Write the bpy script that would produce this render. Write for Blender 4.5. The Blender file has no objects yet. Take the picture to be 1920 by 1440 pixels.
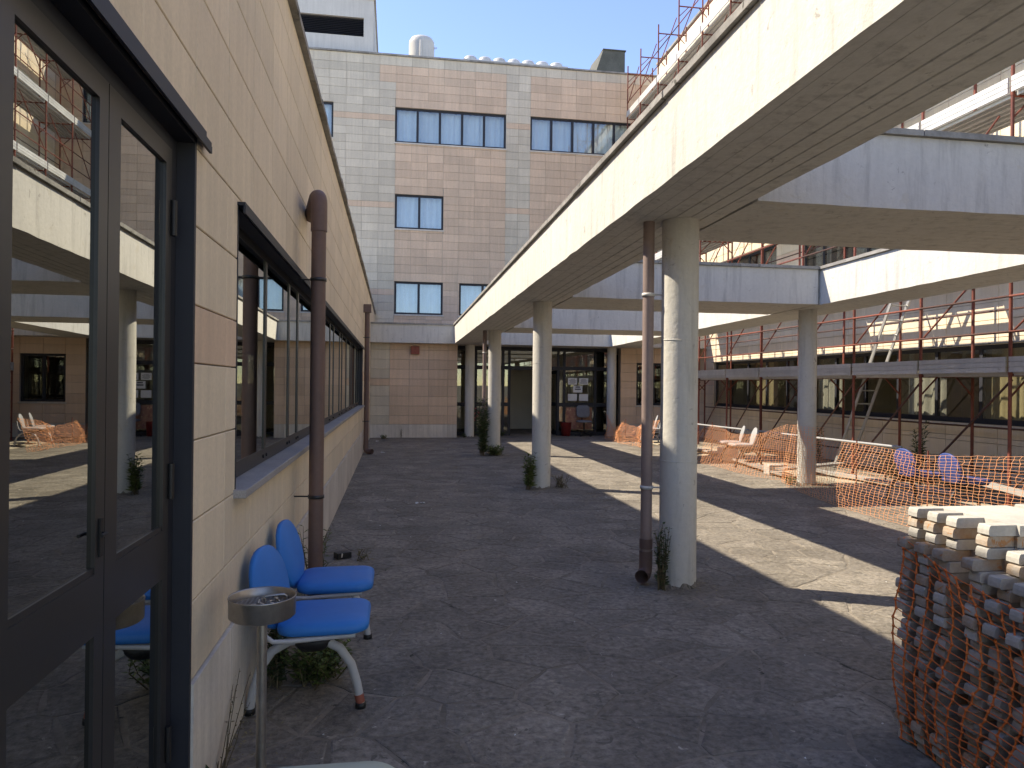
import bpy, math, random
from mathutils import Vector, Matrix
R = random.Random(7)
D = bpy.data
SC = bpy.context.scene
COL = SC.collection

# ------------------------------------------------------------------ camera
F, YAW, PIT, ROL = 1369.27, math.radians(9.163), math.radians(.1032), math.radians(.5987)
def camdir(r, d2, z2):
    d = d2*math.cos(PIT) - z2*math.sin(PIT); z = z2*math.cos(PIT) + d2*math.sin(PIT)
    return Vector((r*math.cos(YAW) + d*math.sin(YAW), d*math.cos(YAW) - r*math.sin(YAW), z))
fw = camdir(0, 1, 0); rt = camdir(math.cos(ROL), 0, math.sin(ROL)); up = camdir(-math.sin(ROL), 0, math.cos(ROL))
cam = D.cameras.new('camera'); camo = D.objects.new('camera', cam); COL.objects.link(camo)
cam.sensor_width = 36; cam.lens = F/1920*36; cam.clip_start = .05; cam.clip_end = 3000
camo.matrix_world = Matrix(((rt.x, up.x, -fw.x, 0), (rt.y, up.y, -fw.y, 0), (rt.z, up.z, -fw.z, 1.6), (0, 0, 0, 1)))
SC.camera = camo
CAM = Vector((0, 0, 1.6))

# ------------------------------------------------------------------ world, sun, exposure
SUN = Vector((-.872, .41, 1)).normalized()
w = D.worlds.new('World'); SC.world = w; w.use_nodes = True
nt = w.node_tree; nt.nodes.clear()
sky = nt.nodes.new('ShaderNodeTexSky'); sky.sky_type = 'NISHITA'; sky.sun_disc = False
sky.sun_elevation = math.asin(SUN.z); sky.sun_rotation = math.atan2(SUN.x, SUN.y)
sky.altitude = 100; sky.air_density = .8; sky.dust_density = .0; sky.ozone_density = 1.0
bg = nt.nodes.new('ShaderNodeBackground'); bg.inputs[1].default_value = .125
wo = nt.nodes.new('ShaderNodeOutputWorld')
hs = nt.nodes.new('ShaderNodeHueSaturation'); hs.inputs['Hue'].default_value = .514; hs.inputs['Saturation'].default_value = 1.14
nt.links.new(sky.outputs[0], hs.inputs['Color']); nt.links.new(hs.outputs[0], bg.inputs[0]); nt.links.new(bg.outputs[0], wo.inputs[0])
sl = D.lights.new('sun', 'SUN'); sl.energy = 2.5; sl.angle = math.radians(.53); sl.color = (1, .965, .905)
so = D.objects.new('sun', sl); COL.objects.link(so)
so.rotation_euler = SUN.to_track_quat('Z', 'Y').to_euler(); so.location = (-20, 10, 30)
cy = SC.cycles; cy.max_bounces = 8; cy.diffuse_bounces = 6; cy.glossy_bounces = 3; cy.transmission_bounces = 4; cy.transparent_max_bounces = 8; cy.caustics_reflective = False; cy.caustics_refractive = False
SC.view_settings.use_white_balance = True; SC.view_settings.white_balance_temperature = 7800; SC.view_settings.white_balance_tint = 10
SC.view_settings.view_transform = 'Standard'; SC.view_settings.look = 'None'
SC.view_settings.exposure = 1.8; SC.view_settings.gamma = 1; SC.view_settings.use_curve_mapping = False

# ------------------------------------------------------------------ materials
def new_mat(name):
    m = D.materials.new(name); m.use_nodes = True
    n = m.node_tree; n.nodes.clear()
    o = n.nodes.new('ShaderNodeOutputMaterial')
    return m, n, o
def nd(n, t, **k):
    x = n.nodes.new(t)
    for a, b in k.items(): setattr(x, a, b)
    return x
def math_(n, op, a, b=None, clamp=False):
    x = nd(n, 'ShaderNodeMath', operation=op, use_clamp=clamp)
    for i, v in enumerate((a, b)):
        if v is None: continue
        if isinstance(v, (int, float)): x.inputs[i].default_value = v
        else: n.links.new(v, x.inputs[i])
    return x.outputs[0]
def noise(n, vec, scale, detail=4, rough=.55, dist=0):
    x = nd(n, 'ShaderNodeTexNoise'); x.inputs['Scale'].default_value = scale; x.inputs['Detail'].default_value = detail
    x.inputs['Roughness'].default_value = rough; x.inputs['Distortion'].default_value = dist
    n.links.new(vec, x.inputs['Vector']); return x.outputs['Fac']
def ramp(n, fac, stops):
    x = nd(n, 'ShaderNodeValToRGB'); e = x.color_ramp.elements
    while len(e) < len(stops): e.new(.5)
    for i, (p, c) in enumerate(stops):
        e[i].position = p; e[i].color = (c, c, c, 1) if isinstance(c, (int, float)) else (*c, 1)
    n.links.new(fac, x.inputs[0]); return x.outputs[0]
def mixc(n, fac, a, b, mode='MIX'):
    x = nd(n, 'ShaderNodeMix', data_type='RGBA', blend_type=mode)
    for i, v in ((0, fac), (6, a), (7, b)):
        if isinstance(v, (int, float)): x.inputs[i].default_value = v
        elif isinstance(v, tuple): x.inputs[i].default_value = (*v, 1)
        else: n.links.new(v, x.inputs[i])
    return x.outputs[2]
def scaled(n, vec, s):
    x = nd(n, 'ShaderNodeVectorMath', operation='MULTIPLY'); n.links.new(vec, x.inputs[0]); x.inputs[1].default_value = s
    return x.outputs[0]
def surf(name, c1, c2, scale=1.5, rough=.8, fine=40, fineamt=.25, bump=.3, bdist=.004, rnd=.12, streak=0, spots=None, metal=0, spec=.3, wear=None, local=False):
    m, n, o = new_mat(name)
    g = nd(n, 'ShaderNodeNewGeometry'); pos = g.outputs['Position']
    if local: pos = nd(n, 'ShaderNodeTexCoord').outputs['Object']
    oi = nd(n, 'ShaderNodeObjectInfo')
    big = noise(n, pos, scale, 5, .6, .3)
    col = mixc(n, ramp(n, big, ((.32, 0.), (.68, 1.))), c1, c2)
    f = noise(n, pos, fine, 5, .65)
    v = math_(n, 'ADD', 1 - fineamt*.5*1.0, math_(n, 'MULTIPLY', math_(n, 'SUBTRACT', f, .25), fineamt*2*.5))
    rr = math_(n, 'FRACT', math_(n, 'ADD', oi.outputs['Random'], math_(n, 'MULTIPLY', g.outputs['Random Per Island'], 7.31)))
    v = math_(n, 'MULTIPLY', v, math_(n, 'ADD', 1 - rnd, math_(n, 'MULTIPLY', rr, 2*rnd)))
    if streak:
        s = noise(n, scaled(n, pos, (9, 9, .55)), 1.6, 4, .6)
        v = math_(n, 'MULTIPLY', v, math_(n, 'ADD', 1 - streak*.5, math_(n, 'MULTIPLY', s, streak)))
    cc = nd(n, 'ShaderNodeCombineColor')
    for i in range(3): n.links.new(v, cc.inputs[i])
    col = mixc(n, 1., col, cc.outputs[0], 'MULTIPLY')
    if wear:
        q = noise(n, scaled(n, pos, (7, 7, .7)), 1.3, 6, .65, .3)
        col = mixc(n, math_(n, 'MULTIPLY', ramp(n, q, ((.52, 0.), (.70, 1.))), wear[0]), col, wear[1])
    if spots:      # (scale, threshold, colour)
        for (ss, th, sc_) in spots:
            q = noise(n, pos, ss, 6, .7, .8)
            col = mixc(n, ramp(n, q, ((th, 0.), (min(th + .04, 1), 1.))), col, sc_)
    p = nd(n, 'ShaderNodeBsdfPrincipled')
    n.links.new(col, p.inputs['Base Color'])
    p.inputs['Roughness'].default_value = rough; p.inputs['Metallic'].default_value = metal
    p.inputs['Specular IOR Level'].default_value = spec
    if bump:
        b = nd(n, 'ShaderNodeBump'); b.inputs['Strength'].default_value = bump; b.inputs['Distance'].default_value = bdist
        n.links.new(math_(n, 'ADD', f, math_(n, 'MULTIPLY', big, .6)), b.inputs['Height']); n.links.new(b.outputs[0], p.inputs['Normal'])
    n.links.new(p.outputs[0], o.inputs[0])
    return m
def glass(name, base, gain, tint, rcol=(.9, .93, .92), wob=0.02):
    m, n, o = new_mat(name)
    ge = nd(n, 'ShaderNodeNewGeometry'); dt = nd(n, 'ShaderNodeVectorMath', operation='DOT_PRODUCT')
    n.links.new(ge.outputs['Normal'], dt.inputs[0]); n.links.new(ge.outputs['Incoming'], dt.inputs[1])
    sch = math_(n, 'POWER', math_(n, 'SUBTRACT', 1., math_(n, 'ABSOLUTE', dt.outputs['Value'])), 4.)
    fac = math_(n, 'ADD', base, math_(n, 'MULTIPLY', sch, gain), True)
    t = nd(n, 'ShaderNodeBsdfTransparent'); t.inputs[0].default_value = (*tint, 1)
    gl = nd(n, 'ShaderNodeBsdfGlossy'); gl.inputs[0].default_value = (*rcol, 1); gl.inputs['Roughness'].default_value = .004
    if wob:
        g = nd(n, 'ShaderNodeNewGeometry'); b = nd(n, 'ShaderNodeBump'); b.inputs['Strength'].default_value = wob; b.inputs['Distance'].default_value = .02
        n.links.new(noise(n, g.outputs['Position'], 1.3, 1), b.inputs['Height']); n.links.new(b.outputs[0], gl.inputs['Normal'])
    mx = nd(n, 'ShaderNodeMixShader'); n.links.new(fac, mx.inputs[0]); n.links.new(t.outputs[0], mx.inputs[1]); n.links.new(gl.outputs[0], mx.inputs[2])
    # light mask: grime
    n.links.new(mx.outputs[0], o.inputs[0])
    return m
M = {}
M['tan'] = surf('cladding_tan', (.80, .675, .50), (.73, .62, .465), 1.1, .8, 60, .3, .15, .002, .07, .3)
M['orange'] = surf('cladding_orange', (.77, .57, .41), (.70, .53, .39), 1.1, .8, 60, .3, .15, .002, .07, .3)
M['grey'] = surf('cladding_grey', (.68, .605, .475), (.60, .535, .425), .8, .85, 30, .35, .15, .002, .10, .35)
M['pink'] = surf('cladding_pink', (.73, .54, .385), (.65, .495, .36), .8, .85, 30, .35, .15, .002, .09, .35)
M['travertine'] = surf('plinth_stone', (.70, .65, .57), (.57, .52, .45), 1.6, .75, 50, .3, .2, .003, .08, .55, [(3, .66, (.3, .27, .22))])
M['joint'] = surf('joint_mortar', (.50, .44, .37), (.40, .355, .30), 3, .95, 60, .3, .2, .003, 0)
M['plaster'] = surf('white_plaster', (.62, .60, .55), (.55, .53, .49), .8, .9, 30, .2, .2, .003, 0, .3)
M['white'] = surf('painted_concrete', (.625, .61, .555), (.565, .55, .50), .7, .85, 22, .2, .6, .008, .02, .2,
                  [(4.5, .61, (.54, .515, .45)), (9, .635, (.36, .345, .31)), (1.3, .63, (.55, .525, .46)), (55, .68, (.30, .28, .24))], wear=(.7, (.35, .34, .31)))
M['coping'] = surf('weathered_coping', (.40, .385, .35), (.22, .21, .19), 3, .95, 30, .5, .6, .006, .08, 0, [(9, .62, (.09, .085, .07))])
M['flag'] = surf('flagstone', (.40, .36, .30), (.235, .21, .176), 1.9, .86, 24, 1.35, 1., .012, .13, 0, [(3.2, .57, (.20, .182, .155)), (11, .58, (.14, .128, .108)), (9, .66, (.48, .44, .37)), (45, .69, (.52, .48, .41))], spec=.2)
M['bed'] = surf('mortar_bed', (.36, .315, .255), (.17, .153, .126), 2.2, .95, 30, .7, .9, .006, 0, 0, [(5, .62, (.06, .06, .045))], spec=.15)
M['soil'] = surf('dry_ground', (.30, .26, .19), (.22, .2, .14), .3, .95, 5, .4, .3, .01, 0)
M['sand'] = surf('site_sand', (.50, .43, .32), (.40, .35, .27), 1.5, .95, 30, .5, .9, .012, 0)
M['frame'] = surf('dark_bronze_metal', (.032, .031, .031), (.024, .024, .025), 2, .38, 60, .2, .05, .001, 0, 0, spec=.5)
M['navy'] = surf('dark_blue_metal', (.020, .022, .030), (.014, .016, .023), 2, .6, 60, .2, .05, .001, 0, 0, spec=.5)
M['granite'] = surf('granite_sill', (.46, .44, .42), (.36, .345, .335), 3, .7, 160, .9, .1, .001, .03)
M['pipe'] = surf('brown_pipe', (.185, .115, .095), (.15, .10, .085), 2.5, .55, 30, .3, .1, .001, .03, .4)
M['greypipe'] = surf('faded_pipe', (.30, .225, .20), (.235, .18, .165), 3, .6, 30, .3, .1, .001, .03, .5)
M['dark'] = surf('dark_interior', (.05, .048, .046), (.035, .034, .034), 1, .9, 20, .2, 0, .001, 0)
M['room'] = surf('interior_paint', (.64, .60, .52), (.55, .52, .46), 1, .9, 20, .1, 0, .001, 0)
M['curtain'] = surf('curtain_white', (.80, .81, .79), (.72, .735, .725), .8, .9, 8, .15, 0, .001, .08, .4)
M['curtainY'] = surf('curtain_yellow', (.68, .60, .40), (.6, .53, .36), .8, .9, 8, .15, 0, .001, .15, .4)
M['glassL'] = glass('tinted_glass', .42, .75, (.30, .29, .27), (.84, .86, .82), .012)
M['glassB'] = glass('window_glass', .10, .7, (.90, .95, .96), (.85, .92, .97), .01)
M['glassR'] = glass('shop_glass', .10, .9, (.76, .76, .72), (.8, .82, .8), .012)
M['steel'] = surf('stainless_steel', (.50, .47, .43), (.36, .33, .30), 6, .36, 50, .4, .06, .001, .02, .3, [(12, .66, (.28, .17, .10))], metal=.85)
M['greytube'] = surf('grey_painted_tube', (.46, .46, .455), (.40, .40, .40), 6, .45, 60, .2, .05, .001, .02, 0, [(30, .68, (.28, .2, .15))])
M['blue'] = surf('blue_vinyl', (.012, .19, .58), (.01, .16, .50), 3, .5, 40, .12, .12, .001, .02, 0, [(60, .76, (.2, .28, .5))], spec=.4)
M['bluefaded'] = surf('blue_plastic', (.05, .08, .25), (.04, .065, .2), 4, .5, 40, .2, .1, .001, .06)
M['whiteplastic'] = surf('white_plastic', (.38, .39, .40), (.32, .33, .34), 4, .5, 40, .2, .1, .001, .04)
M['palegreen'] = surf('pale_green_vinyl', (.55, .60, .47), (.50, .55, .43), 4, .5, 60, .12, .1, .001, 0, 0, spec=.4)
M['greyfabric'] = surf('grey_fabric', (.23, .24, .27), (.19, .2, .22), 6, .95, 150, .4, .2, .001, 0)
M['black'] = surf('black_plastic', (.018, .018, .019), (.012, .012, .012), 6, .5, 60, .3, .1, .001, 0, 0, spec=.4)
M['rust'] = surf('scaffold_paint', (.265, .075, .048), (.17, .06, .045), 4, .7, 30, .5, .3, .002, .25, 0, [(9, .64, (.17, .13, .11)), (25, .70, (.5, .48, .45))])
M['dkrust'] = surf('old_scaffold_paint', (.13, .060, .048), (.085, .05, .042), 4, .75, 30, .5, .3, .002, .25, 0, [(9, .64, (.10, .08, .07)), (25, .70, (.38, .36, .33))])
M['galv'] = surf('galvanised_steel', (.62, .61, .58), (.50, .495, .475), 3, .55, 30, .3, .15, .002, .10, .2, [(8, .66, (.30, .27, .23))], metal=.1)
M['plank'] = surf('worn_planks', (.42, .40, .36), (.30, .285, .26), 3, .85, 30, .4, .2, .002, .12)
M['alu'] = surf('aluminium', (.62, .62, .60), (.52, .52, .5), 5, .4, 40, .2, .05, .001, 0, 0, metal=.6)
M['net'] = surf('orange_net', (.90, .24, .06), (.82, .19, .05), 3, .55, 30, .2, 0, .001, 0, 0, spec=.4)
M['netpale'] = surf('sun_faded_net', (.92, .46, .24), (.90, .38, .17), 2, .6, 30, .2, 0, .001, 0, 0, spec=.4)
M['slab'] = surf('concrete_slab', (.56, .54, .49), (.43, .415, .38), 4, .9, 60, .5, .5, .004, .14, 0, [(14, .69, (.20, .19, .17))])
M['slabred'] = surf('lichen_slab', (.45, .42, .37), (.40, .27, .17), 12, .9, 60, .5, .5, .004, .1, 0, [(22, .58, (.40, .20, .09))])
M['leaf'] = surf('leaf_green', (.15, .20, .055), (.10, .14, .04), 8, .6, 60, .3, 0, .001, .35, 0, spec=.3)
M['leafdark'] = surf('leaf_dark', (.08, .115, .045), (.05, .08, .033), 8, .6, 60, .3, 0, .001, .35, 0, spec=.3)
M['stem'] = surf('dry_stem', (.14, .11, .06), (.09, .075, .04), 8, .8, 60, .3, 0, .001, .2)
M['drygrass'] = surf('dry_grass', (.33, .28, .15), (.24, .21, .11), 8, .8, 60, .3, 0, .001, .3)
M['flower'] = surf('pink_petals', (.62, .17, .20), (.55, .12, .16), 20, .6, 60, .3, 0, .001, .3)
M['redplastic'] = surf('red_plastic', (.24, .03, .03), (.19, .025, .025), 3, .5, 40, .2, .05, .001, 0)
M['redbox'] = surf('faded_red_metal', (.34, .10, .065), (.27, .085, .06), 8, .6, 60, .4, .1, .001, 0)
M['paper'] = surf('white_paper', (.78, .78, .76), (.72, .72, .7), 5, .8, 40, .1, 0, .001, .04)
M['ink'] = surf('grey_ink', (.16, .16, .17), (.12, .12, .13), 5, .8, 40, .1, 0, .001, 0)
M['louvre'] = surf('louvre_metal', (.018, .022, .032), (.014, .017, .025), 2, .5, 40, .2, 0, .001, 0)
M['tank'] = surf('tank_shell', (.60, .58, .53), (.52, .50, .46), 1.5, .6, 20, .2, .1, .002, 0, .25)
M['sheet'] = surf('bitumen_sheet', (.17, .165, .14), (.12, .12, .10), 2, .9, 20, .6, .3, .004, 0)
M['poster'] = surf('faded_poster', (.55, .30, .18), (.38, .16, .13), 7, .6, 18, .8, 0, .001, 0, 0, [(9, .6, (.68, .52, .30))])
M['butt'] = surf('cigarette_paper', (.62, .50, .33), (.72, .68, .6), 90, .8, 60, .2, 0, .001, .1)

# ------------------------------------------------------------------ mesh helpers
class MB:
    def __init__(s): s.v = []; s.f = []; s.sm = []
    def quad(s, *p):
        b = len(s.v); s.v += [tuple(x) for x in p]; s.f.append(tuple(range(b, b + len(p)))); s.sm.append(False)
    def faces(s, vs, fs, smooth=False):
        b = len(s.v); s.v += [tuple(x) for x in vs]
        for f in fs: s.f.append(tuple(i + b for i in f)); s.sm.append(smooth)
        return s
    def box(s, x0, y0, z0, x1, y1, z1):
        if x0 > x1: x0, x1 = x1, x0
        if y0 > y1: y0, y1 = y1, y0
        if z0 > z1: z0, z1 = z1, z0
        v = [(x0, y0, z0), (x1, y0, z0), (x1, y1, z0), (x0, y1, z0), (x0, y0, z1), (x1, y0, z1), (x1, y1, z1), (x0, y1, z1)]
        return s.faces(v, [(0, 3, 2, 1), (4, 5, 6, 7), (0, 1, 5, 4), (1, 2, 6, 5), (2, 3, 7, 6), (3, 0, 4, 7)])
    def bar(s, a, b, w, h, upv=(0, 0, 1)):
        a = Vector(a); b = Vector(b); d = (b - a).normalized(); u = Vector(upv)
        sd = d.cross(u)
        if sd.length < 1e-5: sd = d.cross(Vector((1, 0, 0)))
        sd.normalize(); u = sd.cross(d).normalized()
        c = [(-1, -1), (1, -1), (1, 1), (-1, 1)]
        v = [p + sd*(w/2*i) + u*(h/2*j) for p in (a, b) for i, j in c]
        return s.faces(v, [(0, 1, 2, 3), (7, 6, 5, 4), (0, 4, 5, 1), (1, 5, 6, 2), (2, 6, 7, 3), (3, 7, 4, 0)])
    def tube(s, pts, r, n=8, cap=True, rr=None):
        P = [Vector(p) for p in pts]; rings = []; prev = None
        for i, p in enumerate(P):
            t = (P[min(i + 1, len(P) - 1)] - P[max(i - 1, 0)]).normalized()
            if prev is None:
                q = t.orthogonal().normalized()
            else:
                q = (prev - t*prev.dot(t))
                q = q.normalized() if q.length > 1e-6 else t.orthogonal().normalized()
            prev = q; b = t.cross(q); ra = rr[i] if rr else r
            rings.append([p + (q*math.cos(2*math.pi*k/n) + b*math.sin(2*math.pi*k/n))*ra for k in range(n)])
        v = [x for rg in rings for x in rg]; f = []
        for i in range(len(P) - 1):
            for k in range(n): f.append((i*n + k, i*n + (k + 1) % n, (i + 1)*n + (k + 1) % n, (i + 1)*n + k))
        s.faces(v, f, n > 4)
        if cap:
            s.faces(rings[0], [tuple(reversed(range(n)))]); s.faces(rings[-1], [tuple(range(n))])
        return s
    def lathe(s, prof, c=(0, 0, 0), n=24, ax=(0, 0, 1)):
        v = []; f = []
        for (r, z) in prof:
            for k in range(n):
                a = 2*math.pi*k/n; v.append((c[0] + r*math.cos(a), c[1] + r*math.sin(a), c[2] + z))
        for i in range(len(prof) - 1):
            for k in range(n): f.append((i*n + k, i*n + (k + 1) % n, (i + 1)*n + (k + 1) % n, (i + 1)*n + k))
        s.faces(v, f, True); return s
    def build(s, name, mat, parent=None, loc=None, auto=True):
        me = D.meshes.new(name); me.from_pydata(s.v, [], s.f)
        me.polygons.foreach_set('use_smooth', s.sm)
        me.materials.append(M[mat] if isinstance(mat, str) else mat); me.update()
        return link(name, me, parent, loc)
def link(name, me, parent=None, loc=None):
    o = D.objects.new(name, me); COL.objects.link(o)
    off = Vector((0, 0, 0))
    q = parent
    while q is not None: off += q.location; q = q.parent
    o.parent = parent
    if loc is not None: o.location = Vector(loc) - off
    else: o.location = -off
    return o
def tag(o, label=None, cat=None, group=None, kind=None):
    if label: o['label'] = label
    if cat: o['category'] = cat
    if group: o['group'] = group
    if kind: o['kind'] = kind
    return o
def thing(name, label, cat, loc=(0, 0, 0), group=None):
    o = D.objects.new(name, None); COL.objects.link(o); o.location = loc; o.empty_display_size = .2
    return tag(o, label, cat, group)
def wt(o):
    v = Vector((0, 0, 0))
    while o is not None: v += o.location; o = o.parent
    return v
def bevel_obj(o, wd, seg=2):
    m = o.modifiers.new('bevel', 'BEVEL'); m.width = wd; m.segments = seg; m.limit_method = 'ANGLE'
    return o
def subtract(rect, holes):
    out = [rect]
    for h in holes:
        nx = []
        for r in out:
            a0, b0, a1, b1 = r; c0, d0, c1, d1 = h
            if c0 >= a1 or c1 <= a0 or d0 >= b1 or d1 <= b0: nx.append(r); continue
            if c0 > a0: nx.append((a0, b0, c0, b1))
            if c1 < a1: nx.append((c1, b0, a1, b1))
            m0, m1 = max(a0, c0), min(a1, c1)
            if d0 > b0: nx.append((m0, b0, m1, d0))
            if d1 < b1: nx.append((m0, d1, m1, b1))
        out = nx
    return [r for r in out if r[2] - r[0] > .03 and r[3] - r[1] > .03]
def wall_plate(mb, ax, c, thick, rect, holes):
    """solid wall in plane ax=c (outer face), extending by thick, minus holes"""
    A = sorted({rect[0], rect[2], *[min(max(x, rect[0]), rect[2]) for h in holes for x in (h[0], h[2])]})
    B = sorted({rect[1], rect[3], *[min(max(x, rect[1]), rect[3]) for h in holes for x in (h[1], h[3])]})
    for i in range(len(A) - 1):
        for j in range(len(B) - 1):
            ma, mb_ = (A[i] + A[i + 1])/2, (B[j] + B[j + 1])/2
            if any(h[0] < ma < h[2] and h[1] < mb_ < h[3] for h in holes): continue
            if ax == 'X': mb.box(c, A[i], B[j], c + thick, A[i + 1], B[j + 1])
            else: mb.box(A[i], c, B[j], A[i + 1], c + thick, B[j + 1])
    return mb
_pm = {}
def panel_mesh(ax, sgn, w, h, t=.02):
    """cladding slab, outer face at 0, chamfered front, size w x h, origin at lower corner"""
    key = (ax, sgn, round(w, 3), round(h, 3))
    if key in _pm: return _pm[key]
    c = .003
    fr = [(c, c), (w - c, c), (w - c, h - c), (c, h - c)]; bk = [(0, 0), (w, 0), (w, h), (0, h)]
    def P(a, b, d): return (sgn*d, a, b) if ax == 'X' else (a, sgn*d, b)
    v = [P(a, b, 0) for a, b in fr] + [P(a, b, -c) for a, b in bk] + [P(a, b, -t) for a, b in bk]
    f = [(0, 1, 2, 3)] + [(i, i + 4, (i + 1) % 4 + 4, (i + 1) % 4) for i in range(4)] + [(i + 4, i + 8, (i + 1) % 4 + 8, (i + 1) % 4 + 4) for i in range(4)]
    me = D.meshes.new('panel'); me.from_pydata(v, [], f); me.update()
    _pm[key] = me
    return me
def cladding(parent, ax, sgn, c, us, vs, holes, colour, gap=.005, maxn=300, name='panel', rank=None):
    recs = []
    for i in range(len(us) - 1):
        for j in range(len(vs) - 1):
            for r in subtract((us[i] + gap/2, vs[j] + gap/2, us[i + 1] - gap/2, vs[j + 1] - gap/2), holes):
                m = colour((r[0] + r[2])/2, (r[1] + r[3])/2, i, j)
                ctr = Vector((c, (r[0] + r[2])/2, (r[1] + r[3])/2)) if ax == 'X' else Vector(((r[0] + r[2])/2, c, (r[1] + r[3])/2))
                recs.append((rank(ctr) if rank else (ctr - CAM).length, r, m))
    recs.sort(key=lambda x: x[0])
    rest = {}
    meshes = {}
    for k, (d, r, m) in enumerate(recs):
        base = panel_mesh(ax, sgn, r[2] - r[0], r[3] - r[1])
        loc = (c, r[0], r[1]) if ax == 'X' else (r[0], c, r[1])
        if k < maxn:
            key = (base.name, m)
            if key not in meshes:
                me = base.copy(); me.materials.append(M[m]); meshes[key] = me
            link(name, meshes[key], parent, loc)
        else:
            mb = rest.setdefault(m, MB())
            mb.faces([(v.co.x + loc[0], v.co.y + loc[1], v.co.z + loc[2]) for v in base.vertices], [tuple(p.vertices) for p in base.polygons])
    if rest:
        tot = MB(); mats = []
        idx = []
        for m, mb in rest.items():
            tot.faces(mb.v, mb.f); idx += [len(mats)]*len(mb.f); mats.append(M[m])
        o = tot.build(name + '_field', mats[0], parent)
        for mm in mats[1:]: o.data.materials.append(mm)
        o.data.polygons.foreach_set('material_index', idx); tag(o, kind='stuff')
def rows(z0, top, h=.287, thin=(4,), th=.21):
    z = [z0]; k = 0
    while z[-1] < top - .12:
        z.append(z[-1] + (th if k in thin else h)); k += 1
    z[-1] = top
    return z
def frange(a, b, s):
    o = [a]
    while o[-1] + s < b - .1: o.append(o[-1] + s)
    o.append(b); return o
def window_X(parent, xf, sgn, y0, y1, z0, z1, mull, frame, gl, depth=.08, fw_=.055, sill=None, hood=False, name='window', curtain=None):
    """window in a wall of plane X=xf, outward normal sgn*X; mull = list of mullion Y"""
    xi = xf - sgn*depth
    fr = MB()
    fr.box(xi, y0, z0, xi - sgn*.06, y0 + fw_, z1); fr.box(xi, y1 - fw_, z0, xi - sgn*.06, y1, z1)
    fr.box(xi, y0 + fw_, z0, xi - sgn*.06, y1 - fw_, z0 + fw_*1.3); fr.box(xi, y0 + fw_, z1 - fw_, xi - sgn*.06, y1 - fw_, z1)
    for m in mull: fr.box(xi + sgn*.004, m - fw_/2, z0 + fw_*1.3, xi - sgn*.056, m + fw_/2, z1 - fw_)
    wn = fr.build(name, frame, parent)
    e = [y0 + fw_/2] + list(mull) + [y1 - fw_/2]
    for i in range(len(e) - 1):
        b = MB(); b.box(xi - sgn*.003, e[i] + fw_*.35, z0 + fw_, xi - sgn*.011, e[i + 1] - fw_*.35, z1 - fw_*.7); b.build('pane', gl, wn)
        if curtain and curtain(i):
            curtain_mesh('X', xi - sgn*.22, e[i] + .02, e[i + 1] - .02, z0 + .03, z1 - .03).build('curtain', curtain(i), wn)
    return wn
def curtain_mesh(ax, c, a0, a1, z0, z1):
    mb = MB(); n = max(6, int((a1 - a0)/.045)); ph = R.random()*6
    v = []
    for i in range(n + 1):
        a = a0 + (a1 - a0)*i/n; d = .025*math.sin(i*1.35 + ph) + .012*math.sin(i*.53 + ph*2)
        for z in (z0, z1): v.append((c + d, a, z) if ax == 'X' else (a, c + d, z))
    f = [(2*i, 2*i + 2, 2*i + 3, 2*i + 1) for i in range(n)]
    return mb.faces(v, f, True)
def window_Y(parent, yf, x0, x1, z0, z1, mull, frame, gl, depth=.08, fw_=.07, curtain='curtain'):
    yi = yf + depth; fr = MB()
    fr.box(x0, yi, z0, x0 + fw_, yi + .06, z1); fr.box(x1 - fw_, yi, z0, x1, yi + .06, z1)
    fr.box(x0 + fw_, yi, z0, x1 - fw_, yi + .06, z0 + fw_); fr.box(x0 + fw_, yi, z1 - fw_, x1 - fw_, yi + .06, z1)
    for m in mull: fr.box(m - fw_*.6, yi - .004, z0 + fw_, m + fw_*.6, yi + .056, z1 - fw_)
    wn = fr.build('window', frame, parent)
    MB().box(x0 - .03, yf - .03, z0 - .05, x1 + .03, yi + .05, z0 - .004).build('sill', 'travertine', wn)
    e = [x0 + fw_*.3] + list(mull) + [x1 - fw_*.3]
    for i in range(len(e) - 1):
        MB().box(e[i] + fw_*.4, yi + .022, z0 + fw_*.6, e[i + 1] - fw_*.4, yi + .03, z1 - fw_*.6).build('pane', gl, wn)
        if curtain: curtain_mesh('Y', yi + .2, e[i] + .02, e[i + 1] - .02, z0 + .02, z1 - .02).build('curtain', curtain, wn)
    return wn

# ------------------------------------------------------------------ layout numbers (metres, camera at x=0 y=0)
XL = -.7074; ZL = 4.08          # left wing facade, top
YU, ZU = 26.575, 13.43          # tall back facade
XR = 9.75                       # right wing facade
YW = 22.1                       # low back wall
GX0, GX1, GY0, GY1 = -.9, 9.9, -5., 24.

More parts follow.
